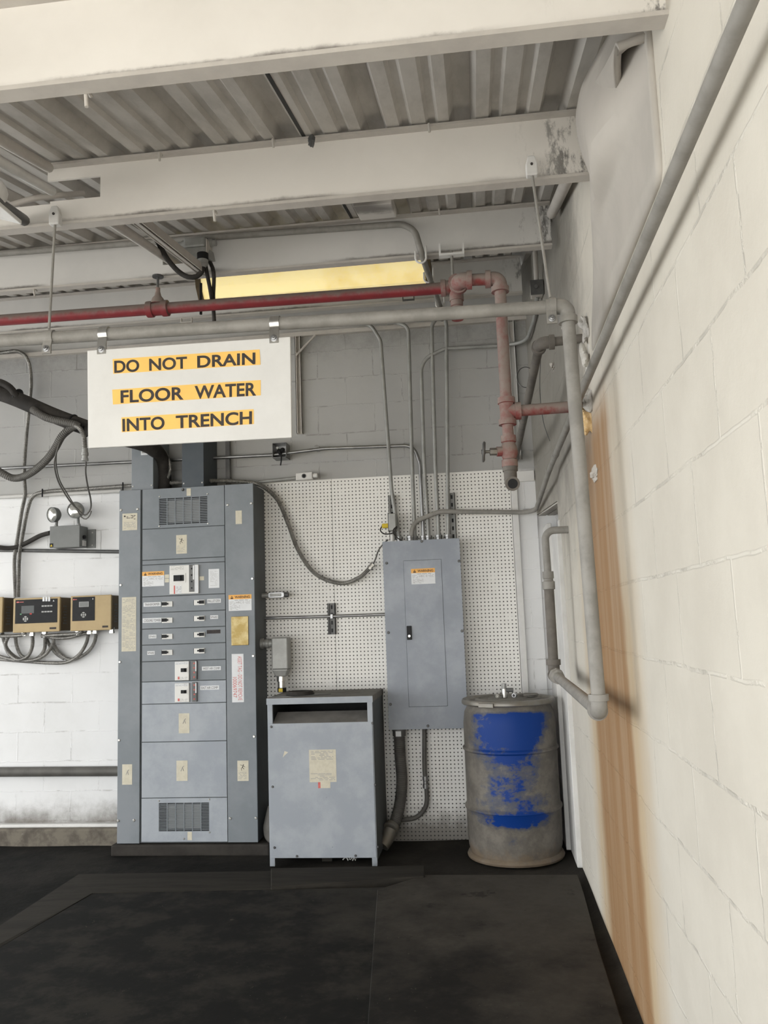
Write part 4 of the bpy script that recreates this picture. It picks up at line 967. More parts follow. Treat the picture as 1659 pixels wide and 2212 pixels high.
m = MB(); m.cyl(V+Vector((-.05, -.01, 0)), V+Vector((-.085, -.015, 0)), .017, n=6); m.cyl(V+Vector((-.08, -.015, 0)), V+Vector((-.115, -.02, 0)), .007, n=10); m.build('valve_stem', 'ring', rm, smooth=True)
hc = V+Vector((-.112, -.02, 0)); m = MB()
m.tube([hc+Vector((.004*math.sin(t), .040*math.cos(t), .040*math.sin(t))) for t in [k*2*math.pi/24 for k in range(25)]], .0065, 8)
for k in range(4): a = k*math.pi/2+.3; m.cyl(hc, hc+Vector((0, .038*math.cos(a), .038*math.sin(a))), .0048, n=6)
m.lathe(hc+Vector((.008, 0, 0)), (-1, 0, 0), [(.011, 0), (.011, .018), (0, .018)], 10); m.build('handwheel', 'dksteel', rm, smooth=True)
m = MB(); e0 = Vector((xR, YR, zv-.06)); m.cyl(e0, e0-Vector((0, 0, .03)), rr_*1.12); m.tube(fillet([e0-Vector((0, 0, .02)), e0-Vector((0, 0, .085)), e0+Vector((.004, -.075, -.098))], .03, 7), rr_*.95, 18); m.build('outlet_elbow', 'dustpipe', rm, smooth=True, label='bare steel open elbow')
oe = e0+Vector((.004, -.075, -.098)); dd = (oe-(e0-Vector((0, 0, .085)))).normalized()
m = MB(); m.lathe(oe-dd*.012, dd, [(rr_*.72, .02), (rr_*1.05, .02), (rr_*1.05, 0), (rr_*.72, 0)], 20); m.build('outlet_rim', 'dustpipe', rm, smooth=True)
m = MB(); m.lathe(oe+dd*.006, dd, [(.001, 0), (rr_*.72, 0), (rr_*.72, .003), (.001, .003)], 20); m.build('bore', 'black', rm)
# grooved coupling and hanger on the main
cp = oy(341, 664, YM); zc2 = Pm0.z+slope*(cp.x-Pm0.x)
m = MB(); cc = Vector((cp.x, YM, zc2))
for s_ in (-1, 1): m.lathe(cc+Vector((s_*.042-.02, 0, 0)), (1, 0, 0), [(rr_, 0), (rr_*1.42, .004), (rr_*1.45, .02), (rr_*1.42, .036), (rr_, .04)], 22)
m.lathe(cc-Vector((.03, 0, 0)), (1, 0, 0), [(rr_, 0), (rr_*1.2, 0), (rr_*1.2, .06), (rr_, .06)], 22); m.build('coupling', 'red', rm, smooth=True)
def mainhanger(px, label, cl):
    p = oy(px, 640, YM); z = Pm0.z+slope*(p.x-Pm0.x); zb = 3.33
    r = thing('sprinkler_hanger', label, 'hanger', (p.x, YM, z), 'hangers for the red main')
    MB().cyl((p.x, YM, z+rr_), (p.x, YM, zb-.005), .007, n=8).build('rod', 'dksteel' if not cl else 'galv', r, smooth=True)
    if cl:
        m = MB(); m.box(p.x-.065, p.x+.065, YM-.02, YM+.02, zb-.035, zb-.024); m.box(p.x-.065, p.x-.055, YM-.02, YM+.02, zb-.024, zb+.03); m.box(p.x+.055, p.x+.065, YM-.02, YM+.02, zb-.024, zb+.03); m.build('beam_clamp', 'cream_trim', r)
    else:
        MB().lathe((p.x, YM, z+rr_*.9), (0, 0, 1), [(.04, 0), (.03, .03), (.018, .045), (.012, .07), (.012, .09)], 14).build('swivel', 'redpink', r, smooth=True)
        m = MB(); m.lathe((p.x, YM, zb-.014), (0, 0, 1), [(.030, 0), (.030, .008), (0, .008)], 12); m.build('serrated_plate', 'dksteel', r)
mainhanger(341, 'dark swivel hanger over the coupling of the red main', False)
mainhanger(980, 'white beam clamp and rod above the end of the red main', True)

# ================================================================== CONDUITS ON THE BACK WALL
def conduit(label, pts, r, mat, bend=.1, group=None, name='conduit', ends=None, n=10):
    m = MB().tube(fillet(pts, bend, 8), r, n)
    if ends is None:
        return tag(m.build(name, mat, smooth=True), label, 'conduit', group)
    root = thing(name, label, 'conduit', pts[-1], group); m.build('tube', mat, root, smooth=True)
    e = MB()
    for p, d in ends: e.lathe(p, d, [(r, 0), (r*1.5, .001), (r*1.5, .018), (r*1.75, .02), (r*1.75, .034), (r, .034)], 8)
    e.build('connector', 'steel', root); return root
YC = 5.685; GC = 'conduits dropping into the top of the panelboard'
zp = ptop+.002
def up(p): return [(Vector((p.x, p.y, zp)), (0, 0, 1))]
def drop(label, pix, mat='emt', r=.0135, bend=.14, y=YC, top=None, yb=None):
    pts = [oy(a, b, y) for a, b in pix]
    if top: pts = top+pts
    pts[-1].z = zp
    if yb: pts[-1].y = yb
    return conduit(label, pts, r, mat, bend, GC, ends=up(pts[-1]))
t1 = [Vector((oy(780, 690, 5.40).x, 5.25, 3.56))]
drop('leftmost grey conduit into the panelboard top, bowed, beside the small grey box', [(800, 700), (822, 735), (846, 1060), (863, 1164)], top=[oy(770, 700, YC)], bend=.12)
drop('second grey conduit from left into the panelboard top, curved at the wall head', [(855, 696), (882, 705), (890, 1000), (896, 1163)], top=[oy(838, 697, YC)], bend=.12)
drop('grey conduit above the panelboard with a hooked top just left of the straight one', [(963, 675), (932, 696), (940, 1000), (948, 1163)], bend=.14)
drop('straight grey conduit at the right end of the row above the panelboard', [(955, 668), (964, 700), (968, 1163)], bend=.1)
# conduit coming from the corner box, along under the wall head and down
bx = oy(1160, 626, 5.15)
cb = thing('corner_box', 'small dark junction box at the wall head in the right corner', 'junction box', (bx.x, 5.15, bx.z-.05))
MB().box(bx.x-.04, bx.x+.035, 5.11, 5.19, bx.z-.045, bx.z+.045).build('box', 'flange', cb, bevel=.004)
MB().box(bx.x-.044, bx.x+.039, 5.105, 5.11, bx.z-.049, bx.z+.049).build('cover', 'dksteel', cb, bevel=.002)
MB().cyl((bx.x-.01, 5.105, bx.z), (bx.x-.01, 5.09, bx.z), .012).build('knob', 'steel', cb, smooth=True)
pts = [Vector((bx.x, 5.16, bx.z-.04)), oy(1154, 690, 5.38), oy(1138, 738, 5.62), oy(1090, 746, 5.70), oy(960, 753, YC), oy(909, 778, YC), oy(916, 1000, YC), oy(926, 1163, YC)]
pts[-1].z = zp; conduit('grey conduit sweeping left from the corner box, then down to the panelboard', pts, .0135, 'emt', .16, GC, ends=up(pts[-1]))
# bare steel conduit from far left
pts = [oy(-420, 1030, 5.70), oy(0, 1012, 5.70), oy(283, 998, 5.70), oy(588, 983, 5.70), oy(700, 969, 5.70), oy(893, 962, 5.70), oy(907, 1000, YC), oy(915, 1163, YC)]
pts[-1].z = zp; conduit('bare steel conduit running right across the back wall and turning down into the panelboard', pts, .0125, 'steel', .13, GC, ends=up(pts[-1]))
# conduit from the panelboard out to the right and forward along the right wall
zpR = ox(1310, 720, .418).z
cor = Vector((.375, 5.70, oy(1160, 1107, 5.70).z))
pts = [oy(887, 1163, YC-.02), oy(892, 1128, YC-.02), oy(950, 1105, YC-.02), oy(1060, 1106, 5.69), cor, Vector((.418, 4.9, zpR-.01)), Vector((.418, 2.7, zpR)), Vector((.418, -.9, zpR))]
pts[0].z = zp
conduit('long conduit leaving the panelboard top, turning the corner and running forward along the right wall', pts, .0155, 'galv', .11, None, ends=up(pts[0]), n=14)
m = MB()
for y in (4.45, 4.9): m.lathe((.418, y, zpR-.004), (0, 1, 0), [(.017, 0), (.020, .002), (.020, .03), (.017, .032)], 14)
o = m.build('conduit_strap', 'galv', smooth=True); o['x'] = 1; del o['x']; tag(o, 'pair of strap bands around the long conduit on the right wall', 'strap')
# conduit across the pegboard to the cabinet
conduit('bare steel conduit crossing the pegboard between the cabinet and panelboard', [oy(560, 1336, 5.72), oy(716, 1331.5, 5.72), oy(836, 1327, 5.72)], .0105, 'steel')
# horizontal conduits left of the cabinet
conduit('white painted conduit along the back wall just above the emergency light', [oy(-420, 1096, 5.755), oy(262, 1060, 5.755)], .014, 'beam_far')
conduit('dark conduit along the back wall just below the emergency light', [oy(-420, 1183, 5.755), oy(262, 1192, 5.755)], .013, 'dksteel')
conduit('thick dusty grey pipe low on the back wall left of the cabinet', [oy(-420, 1670, 5.745), oy(262, 1666, 5.745)], .034, 'hose')
# conduit body and stub over the pegboard
c1 = thing('conduit_fitting', 'white conduit body with an open round hole, on the wall above the pegboard', 'conduit fitting', oy(662, 1030, 5.70))
MB().cyl(oy(560, 1041, 5.715), oy(645, 1032, 5.715), .0125).build('stub_conduit', 'emt', c1, smooth=True)
p0, p1 = oy(640, 1031, 5.70), oy(676, 1027.5, 5.70)
m = MB(); m.obox((p0+p1)/2, (p1-p0)/2, (0, .022, 0), (0, 0, .026)); m.cyl(p1, p1+Vector((.035, 0, .0)), .017); m.build('fitting_body', 'cream_trim', c1, bevel=.006)
MB().lathe((p0+p1)/2+Vector((0, -.022, 0)), (0, -1, 0), [(.012, -.01), (.012, .003), (.016, .003), (.016, -.005)], 16).build('threaded_hub', 'dksteel', c1, smooth=True)
MB().lathe((p0+p1)/2+Vector((0, -.0215, 0)), (0, -1, 0), [(.0115, 0), (.0115, .001), (0, .001)], 16).build('bore', 'black', c1)
# open junction box on the steel conduit
A = rect(588, 956, 618, 988, 5.66); jb = thing('open_junction_box', 'open metal junction box on the steel conduit above the pegboard', 'junction box', ((A[0]+A[1])/2, 5.7, A[2]))
m = MB(); x0, x1, z0, z1 = A; yb = WALL-.002
m.box(x0, x1, yb-.004, yb, z0, z1); m.box(x0, x0+.003, 5.66, yb, z0, z1); m.box(x1-.003, x1, 5.66, yb, z0, z1); m.box(x0, x1, 5.66, yb, z0, z0+.003); m.box(x0, x1, 5.66, yb, z1-.003, z1); m.build('box', 'steel', jb)
m = MB(); m.lump(((x0+x1)/2, 5.70, (z0+z1)/2), (.03, .03, .025), 3); m.build('wire_nuts', 'black', jb, smooth=True)
m = MB(); m.tube(spline([((x0+x1)/2, 5.67, (z0+z1)/2), (x0+.07, 5.64, z0-.01), (x0+.06, 5.65, z0-.06)]), .005, 6); m.build('loose_lead', 'black', jb, smooth=True)
m = MB(); m.lathe(((x0+x1)/2-.012, 5.665, (z0+z1)/2+.015), (0, -1, 0), [(.009, 0), (.009, .012), (0, .012)], 10); m.build('connector', 'chrome', jb, smooth=True)
tag(MB().lathe(oy(684, 967, 5.70), (0, -1, 0), [(.02, -.06), (.02, 0), (.008, .004), (0, .004)], 12).build('conduit_clip', 'emt', smooth=True), 'small round clip above the steel conduit, right of the open box', 'clip')
# cabinet side conduit body, LB fitting, strut bits
A = rect(576, 1279, 620, 1291.5, 5.64); c2 = thing('conduit_fitting', 'short grey conduit body sticking out of the cabinet side over the pegboard', 'conduit fitting', ((A[0]+A[1])/2, 5.66, A[2]))
zc3 = (A[2]+A[3])/2; h = (A[3]-A[2])/2
m = MB(); m.prism([(A[0]+.02+.012*math.cos(t) if c_ else A[1]-.03+.012*math.cos(t), 5.635, zc3+h*math.sin(t)) for c_, rng in ((1, range(90, 271, 30)), (0, range(-90, 91, 30))) for t in [math.radians(d) for d in rng]], (0, .045, 0)); m.build('fitting_body', 'steel', c2, bevel=.003)
B = sub(A, .18, .72, .25, .75); MB().box(B[0], B[1], 5.630, 5.635, B[2], B[3]).build('cover_plate', 'emt', c2, bevel=.002)
MB().cyl((A[1]-.025, 5.66, zc3), (A[1]+.005, 5.66, zc3), h*.9).build('hub', 'dksteel', c2, smooth=True)
MB().cyl((cx1-.006, 5.66, zc3), (A[0]+.02, 5.66, zc3), h*.85).build('nipple', 'emt', c2, smooth=True)
lb = thing('elbow_conduit_fitting', 'large grey right-angle conduit body between cabinet side and transformer top', 'conduit fitting', oy(600, 1430, 5.60))
A = rect(588, 1377, 623, 1462, 5.58); yl0, yl1 = 5.56, 5.66
x0, x1, z0, z1 = A
m = MB(); m.box(x0, x1, yl0, yl1, z0+.05, z1); m.rings([[(x0, yl0, z0+.05), (x1, yl0, z0+.05), (x1, yl1, z0+.05), (x0, yl1, z0+.05)], [(x0+.02, yl0+.015, z0), (x1-.02, yl0+.015, z0), (x1-.02, yl1-.015, z0), (x0+.02, yl1-.015, z0)]]); m.build('fitting_body', 'emt', lb, bevel=.008)
zn = oy(575, 1390, 5.61).z; m = MB(); m.lathe((cx1-.008, 5.61, zn), (1, 0, 0), [(.001, 0), (.036, 0), (.036, .02), (.028, .022), (.028, .04), (.033, .042), (.033, .06), (.027, .062), (.027, .10), (.001, .10)], 16); m.build('side_nipple', 'emt', lb, smooth=True)
xc_ = (x0+x1)/2; m = MB(); m.lathe((xc_, 5.61, tz1+.03), (0, 0, 1), [(.001, 0), (.028, 0), (.028, .04), (.034, .042), (.034, .075), (.027, .078), (.027, max(.08, z0-tz1-.03)), (.001, max(.08, z0-tz1-.03))], 18); m.build('lower_connector', 'chrome', lb, smooth=True)
m = MB(); m.lathe((xc_, 5.61, tz1-.0), (0, 0, 1), [(.001, 0), (.030, 0), (.030, .03), (.001, .03)], 18); m.build('bushing', 'black', lb, smooth=True)
MB().box(xc_-.015, xc_+.012, 5.576, 5.582, tz1+.004, tz1+.026).build('yellow_tag', 'yellowplug', lb)
def strut(px0, py0, px1, py1, y, label, mat='dksteel', w=None, slots=True, depth=.02):
    A = rect(px0, py0, px1, py1, y); x0, x1, z0, z1 = A
    r = thing('strut_channel', label, 'strut channel', ((x0+x1)/2, y, z0), 'strut channel pieces on the back wall')
    m = MB(); m.box(x0, x0+.004, y, y+depth, z0, z1); m.box(x1-.004, x1, y, y+depth, z0, z1); m.box(x0, x1, y+depth-.004, y+depth, z0, z1)
    m.box(x0, x0+.010, y, y+.003, z0, z1); m.box(x1-.010, x1, y, y+.003, z0, z1); m.build('channel', mat, r)
    if slots:
        m = MB(); n = max(2, int((z1-z0)/.05))
        for i in range(n):
            z = z0+(z1-z0)*(i+.5)/n; m.box((x0+x1)/2-.006, (x0+x1)/2+.006, y+depth-.005, y+depth-.0038, z-.013, z+.013)
        m.build('slots', 'black', r)
    return r
strut(708, 1303, 724.5, 1370.5, 5.732, 'short dark strut piece holding the conduit across the pegboard')
m = MB(); p = oy(716, 1331.5, 5.70); m.box(p.x-.009, p.x+.009, 5.703, 5.735, p.z-.016, p.z+.016); tag(m.build('conduit_strap', 'steel', bevel=.002), 'small steel strap over the conduit on the short dark strut', 'strap')
strut(840, 1069, 853, 1166, 5.725, 'grey slotted strut behind the bowed conduit at the panelboard top left', 'emt', depth=.03)
strut(970.5, 1064, 984, 1166, 5.725, 'grey slotted strut behind the straight conduit at the panelboard top right', 'emt', depth=.03)
strut(638.5, 726, 651, 936, 5.745, 'tall narrow strut hanging down the wall right of the white sign', 'flange', slots=False, depth=.033)
st2 = strut(1103, 692, 1119, 992, 5.745, 'tall pale strut behind the red drop pipe in the corner', 'beam_far', slots=False, depth=.033)
tag(MB().cyl(oy(639, 768, 5.735), oy(681, 724, 5.735), .008, n=6).build('strut_brace', 'flange'), 'short diagonal brace at the head of the strut right of the sign', 'brace')
m = MB(); m.prism([oy(1098, 712, 5.765), oy(1110, 728, 5.765), oy(1110, 734, 5.765), oy(1098, 720, 5.765)], (0, .01, 0)); 
m.prism([oy(1085, 700, 5.765), oy(1110, 696, 5.765), oy(1110, 740, 5.765)], (0, .006, 0)); tag(m.build('gusset_plate', 'flange'), 'small triangular gusset beside the strut behind the red drop pipe', 'bracket')
# receptacle box with yellow plug
A = rect(839, 1109, 855, 1146, 5.60); rb = thing('receptacle_box', 'small grey receptacle box with a yellow plug in its side, over the panelboard corner', 'outlet box', ((A[0]+A[1])/2, 5.65, A[2]))
x0, x1, z0, z1 = A
MB().box(x0, x1, 5.60, 5.715, z0, z1).build('box', 'emt', rb, bevel=.005)
MB().box(x0-.004, x0, 5.602, 5.713, z0-.006, z1+.006).build('cover_plate', 'dksteel', rb, bevel=.002)
m = MB()
for y in (5.63, 5.68): m.lathe((x0-.004, y, z1-.035), (-1, 0, 0), [(.014, 0), (.014, .003), (0, .003)], 12)
m.build('outlet_face', 'white', rb, smooth=True)
MB().cyl(((x0+x1)/2-.01, 5.66, z0), ((x0+x1)/2-.01, 5.66, ptop), .014).build('nipple', 'cream_trim', rb, smooth=True)
pl = thing('yellow_plug', 'yellow plug and black cord pushed into the small receptacle box', 'plug', (x0-.03, 5.655, z0+.03))
m = MB(); m.box(x0-.05, x0-.004, 5.635, 5.675, z0+.025, z0+.055); m.build('plug_body', 'yellowplug', pl, bevel=.006)
m = MB(); m.tube(spline([(x0-.05, 5.655, z0+.04), (x0-.062, 5.64, z0+.01), (x0-.03, 5.61, z0-.02), (x0+.03, 5.59, z0-.018), (x1+.0, 5.59, z0+.01), (x1+.005, 5.60, z0+.025), (x1-.02, 5.60, z0+.0), (x1-.01, 5.61, z0-.035), (x1+.03, 5.62, ptop+.004)], .008), .0045, 8); m.build('cord', 'rubber', pl, smooth=True)
# big flexible conduit looping over the pegboard
fx = thing('flexible_conduit', 'flexible metal conduit looping from the cabinet top across the pegboard to a loose end', 'flexible conduit', oy(700, 1240, 5.70))
pts = [oy(345, 1045, 5.62), oy(395, 1042, 5.62), oy(460, 1039, 5.62), oy(510, 1040, 5.64), oy(560, 1047, 5.66), oy(598, 1078, 5.69), oy(622, 1130, 5.70), oy(645, 1190, 5.70), oy(682, 1240, 5.70), oy(735, 1260, 5.70), oy(775, 1248, 5.70), oy(801, 1225, 5.69)]
flex(MB(), pts, .0155, .010).build('conduit', 'flex', fx, smooth=True)
a, b = oy(797, 1229, 5.69), oy(807, 1217, 5.69); m = MB(); d = b-a; m.lathe(a, d, [(.012, 0), (.021, .002), (.021, .02), (.017, .022), (.017, .032), (.022, .034), (.022, .046), (.012, .05)], 8); m.build('connector', 'chrome', fx)
MB().tube(spline([b, oy(812, 1205, 5.68), oy(818, 1188, 5.66), oy(829, 1174, 5.64), oy(838, 1166, 5.66)]), .0055, 6).build('wire', 'hose', fx, smooth=True)
# conduits below the panelboard
YB2 = 5.66
bf = thing('flexible_conduit', 'thick grey flexible conduit dropping from the panelboard to the foot of the transformer', 'flexible conduit', oy(860, 1700, YB2))
pts = [oy(862, 1577, YB2), oy(864, 1630, YB2), oy(868, 1690, YB2), oy(862, 1745, YB2-.03), oy(848, 1790, 5.56), oy(838, 1806, 5.50)]
pts[0].z = pbot-.001
flex(MB(), pts, .038, .012, .06, 14).build('conduit', 'hose', bf, smooth=True)
m = MB(); m.lathe(Vector((pts[0].x, YB2, pbot-.05)), (0, 0, 1), [(.036, 0), (.044, .002), (.044, .035), (.048, .037), (.048, .049), (.03, .049)], 14); m.build('connector', 'dksteel', bf, smooth=True)
MB().box(pts[0].x-.018, pts[0].x+.018, YB2-.052, YB2-.046, pbot-.045, pbot-.012).build('tag', 'paper', bf)
e = pts[-1]; m = MB(); m.tube(fillet([e+Vector((.015, .02, .035)), e+Vector((-.005, -.01, -.015)), Vector((tx1-.005, 5.46, e.z-.05))], .03, 6), .043, 16); m.lathe(e+Vector((.018, .022, .04)), e-pts[-2], [(.036, -.02), (.052, -.018), (.052, .006), (.046, .01), (.036, .01)], 14); m.build('elbow_connector', 'ring', bf, smooth=True)
le = thing('elbow_connector', 'dusty conduit elbow at the foot of the transformer, on its cabinet side', 'conduit fitting', oy(580, 1800, 5.5))
e = oy(583, 1795, 5.52); m = MB(); m.tube(fillet([e+Vector((0.015, .05, .14)), e+Vector((-.01, .02, .02)), e+Vector((0, 0, -.03)), Vector((tx0+.01, 5.45, e.z-.06))], .05, 6), .040, 14); m.build('elbow', 'dusty_top', le, smooth=True)
m = MB(); pts = [oy(917, 1576, 5.70), oy(917, 1660, 5.70), oy(921, 1700, 5.70), oy(920, 1740, 5.70), oy(900, 1765, 5.70), oy(868, 1771, 5.68), oy(846, 1772, 5.66)]; pts[0].z = pbot
f2 = thing('sealtight_conduit', 'thin grey conduit from the panelboard bottom, bending left behind the thick one', 'flexible conduit', pts[0])
MB().tube(spline(pts, .015), .0145, 10).build('conduit', 'hose', f2, smooth=True)
m = MB(); p = oy(919, 1690, 5.70); m.lathe(p-Vector((0, 0, .04)), (0, 0, 1), [(.014, 0), (.019, .003), (.019, .03), (.016, .033), (.016, .05), (.019, .053), (.019, .08), (.014, .083)], 10); m.build('coupling', 'steel', f2, smooth=True)
#==PART5==
# ================================================================== LEFT SIDE
YL = 5.735
def flexthing(label, pix, y, r=.0135, mat='flex', pitch=.010, name='flexible_conduit', group=None, ys_=None, depth=.16):
    pts = [oy(a, b, (ys_[i] if ys_ else y)) for i, (a, b) in enumerate(pix)]
    return tag(flex(MB(), pts, r, pitch, depth).build(name, mat, smooth=True), label, 'flexible conduit', group)
flexthing('flexible conduit falling from the wall head at left edge to the tan controllers', [(-700, 800), (-300, 776), (-60, 764), (0, 762), (38, 759), (60, 778), (67, 820), (64, 870), (57, 940), (52, 1016), (54, 1067), (47, 1105), (37, 1168), (31, 1215), (34, 1292)], YL, .0145)
flexthing('flexible conduit from the cabinet side over the emergency light and down to the tan controllers', [(300, 1048), (240, 1052), (177, 1056.5), (100, 1062), (72, 1072), (60, 1100), (50, 1150), (42, 1200), (39, 1292)], 5.725, .0145)
m = MB()
for px, py, w in ((91, 1064, 9), (265, 1050, 9)): p = oy(px, py, 5.705); m.box(p.x-.004, p.x+.004, 5.704, 5.712, p.z-.032, p.z+.028)
tag(m.build('cable_tie', 'black'), 'black cable ties around the flexible conduits above the emergency light', 'cable tie')
# emergency light
A = rect(107, 1135.5, 172, 1182.5, 5.64); x0, x1, z0, z1 = A
el = thing('emergency_light', 'grey twin-headed emergency light box on the back wall left of the cabinet', 'emergency light', ((x0+x1)/2, 5.7, z0))
MB().box(x0, x1, 5.64, 5.655, z0, z1).build('front_cover', 'greybox', el, bevel=.004)
MB().box(x0+.004, x1-.002, 5.655, WALL-.012, z0+.003, z1-.003).build('housing', 'greybox', el, bevel=.004)
m = MB(); m.box(x1-.01, x1+.055, WALL-.012, WALL-.002, z0-.0, z1-.02)
m.build('mounting_bracket', 'greybox', el)
for z in (z0+.02, z1-.045): MB().lathe((x1+.035, WALL-.012, z), (0, -1, 0), [(.007, 0), (.005, .004), (0, .004)], 8).build('screw', 'chrome', el)
s = MB().box(*sub(A, .01, .13, .79, .96)[:2], 5.638, 5.640, *sub(A, .01, .13, .79, .96)[2:]).build('warning_sticker', 'black', el)
q = sub(A, .03, .11, .83, .93); MB().prism([(q[0], 5.6375, q[2]), (q[1], 5.6375, q[2]), ((q[0]+q[1])/2, 5.6375, q[3])], (0, -.0005, 0)).build('yellow_triangle', 'yellowplug', s)
MB().cyl((x1-.002, 5.70, z0+.075), (x1+.014, 5.70, z0+.075), .013).build('test_knob', 'black', el, smooth=True)
MB().box(x1-.002, x1+.006, 5.685, 5.73, z0+.01, z0+.05).build('side_plate', 'cream_trim', el)
def lamp(px, py, rp, dirx):
    c = oy(px, py, 5.66); R_ = rp*5.66/FPX; d = Vector(dirx).normalized()
    m = MB(); m.lathe(c-d*.055, d, [(.001, 0), (R_*.55, .004), (R_*.9, .022), (R_*1.0, .045), (R_*1.02, .064), (R_*.9, .068), (R_*.9, .055)], 24)
    m.cyl(c-d*.04, Vector((c.x+.005, 5.70, z1-.004)), .010)
    h = m.build('lamp_head', 'greybox', el, smooth=True)
    MB().lathe(c, d, [(R_*.9, .006), (R_*.75, .014), (R_*.4, .021), (.001, .023)], 24).build('lens', 'glass', h, smooth=True)
    MB().cyl((c.x+.005, 5.70, z1-.006), (c.x+.005, 5.70, z1+.016), .014).build('swivel_base', 'emt', h, smooth=True)
lamp(114, 1112, 17.5, (-.45, -1, -.12)); lamp(163, 1102, 19, (.1, -1, .0))
# thick black hose behind the sign, with two smaller hoses
YH = 5.30
h = thing('black_cable_bundle', 'thick black taped hose sloping down from the left edge behind the white sign', 'hose', oy(100, 880, YH))
pts = [oy(-1500, 330, YH), oy(-700, 590, YH), oy(-300, 725, YH), oy(-120, 800, YH), oy(-30, 838, YH), oy(40, 864, YH), oy(110, 895, YH), oy(190, 925, YH), oy(260, 945, YH), oy(318, 962, 5.4), oy(345, 985, 5.56), oy(353, 1020, 5.62), oy(354, 1058, 5.62)]
pts[-1].z = cz1-.003
MB().tube(spline(pts, .03), .053, 14).build('hose', 'rubber', h, smooth=True)
MB().tube(spline([oy(-30, 822, YH-.03), oy(0, 826, YH-.03), oy(22, 838, YH-.04), oy(36, 856, YH-.03), oy(60, 880, YH)], .02), .025, 10).build('side_cable', 'rubber', h, smooth=True)
for px, py in ((36, 842), (155, 897), (185, 914)):
    p = oy(px, py+14, YH); q = oy(px+20, py+22, YH); MB().lathe(p, q-p, [(.05, 0), (.056, .002), (.056, .012), (.05, .014)], 14).build('tape_band', 'black', h, smooth=True)
flexthing('grey corrugated hose looping from the black hose out past the left edge of the photo', [(70, 884), (100, 902), (140, 912), (166, 918), (155, 924), (134, 942), (118, 970), (98, 996), (66, 1022), (35, 1033), (8, 1024), (-40, 990), (-110, 920), (-190, 830), (-260, 765)], 5.22, .027, 'hose', .014, 'corrugated_hose', ys_=[5.24, 5.23, 5.22, 5.22, 5.24, 5.26, 5.3, 5.34, 5.4, 5.45, 5.44, 5.42, 5.36, 5.28, 5.26], depth=.12)
f3 = thing('drop_conduit', 'short flexible conduit hanging from the black hose with a cord grip at its end', 'flexible conduit', oy(187, 985, 5.25))
flex(MB(), [oy(158, 917, 5.22), oy(172, 925, 5.2), oy(181, 942, 5.2), oy(183, 968, 5.2)], .017, .011).build('conduit', 'flex', f3, smooth=True)
a = oy(183.5, 968, 5.2); m = MB(); m.lathe(a, (0.02, 0, -1), [(.012, 0), (.02, .002), (.02, .03), (.024, .032), (.024, .05), (.019, .052), (.019, .07), (.023, .072), (.023, .086), (.01, .09)], 10); m.build('cord_grip', 'emt', f3, smooth=True)
MB().tube(spline([oy(186, 998, 5.2), oy(185, 1020, 5.25), oy(189, 1048, 5.35), oy(196, 1080, 5.5), oy(195, 1100, 5.6), oy(183, 1113, 5.62), oy(168, 1100, 5.6), oy(152, 1084, 5.56), oy(128, 1045, 5.45), oy(118, 1010, 5.35), oy(120, 985, 5.3), oy(133, 945, 5.25), oy(146, 922, 5.23)], .02), .0055, 8).build('cable', 'hose', f3, smooth=True)
tag(MB().tube(spline([oy(140, 924, 5.25), oy(127, 950, 5.28), oy(121, 995, 5.35), oy(128, 1035, 5.45), oy(146, 1068, 5.56), oy(164, 1097, 5.62), oy(176, 1117, 5.64), oy(186, 1121, 5.64), oy(194, 1113, 5.62), oy(197, 1104, 5.6)], .02), .0045, 8).build('thin_cable', 'hose', smooth=True), 'thin grey cable looping down from the black hose over the emergency light heads', 'cable')
tag(MB().tube(spline([oy(108, 1151, 5.68), oy(85, 1158, 5.70), oy(50, 1176, 5.73), oy(20, 1184, 5.725), oy(-60, 1180, 5.715), oy(-420, 1174, 5.715)], .02), .017, 10).build('black_cable', 'rubber', smooth=True), 'black cable from the emergency light box drooping to the left edge', 'cable')
flexthing('flexible conduit rising behind the sign beside the left wireway box', [(330, 962), (352, 972), (364, 992), (368, 1015), (362, 1032), (352, 1044)], 5.60, .0125)
tag(MB().box(oy(489, 1000, 5.74).x, oy(498, 1000, 5.74).x, 5.72, 5.745, cz1, oy(493, 925, 5.74).z).build('wireway_upright', 'dksteel'), 'narrow dark upright channel above the right of the cabinet top', 'channel')
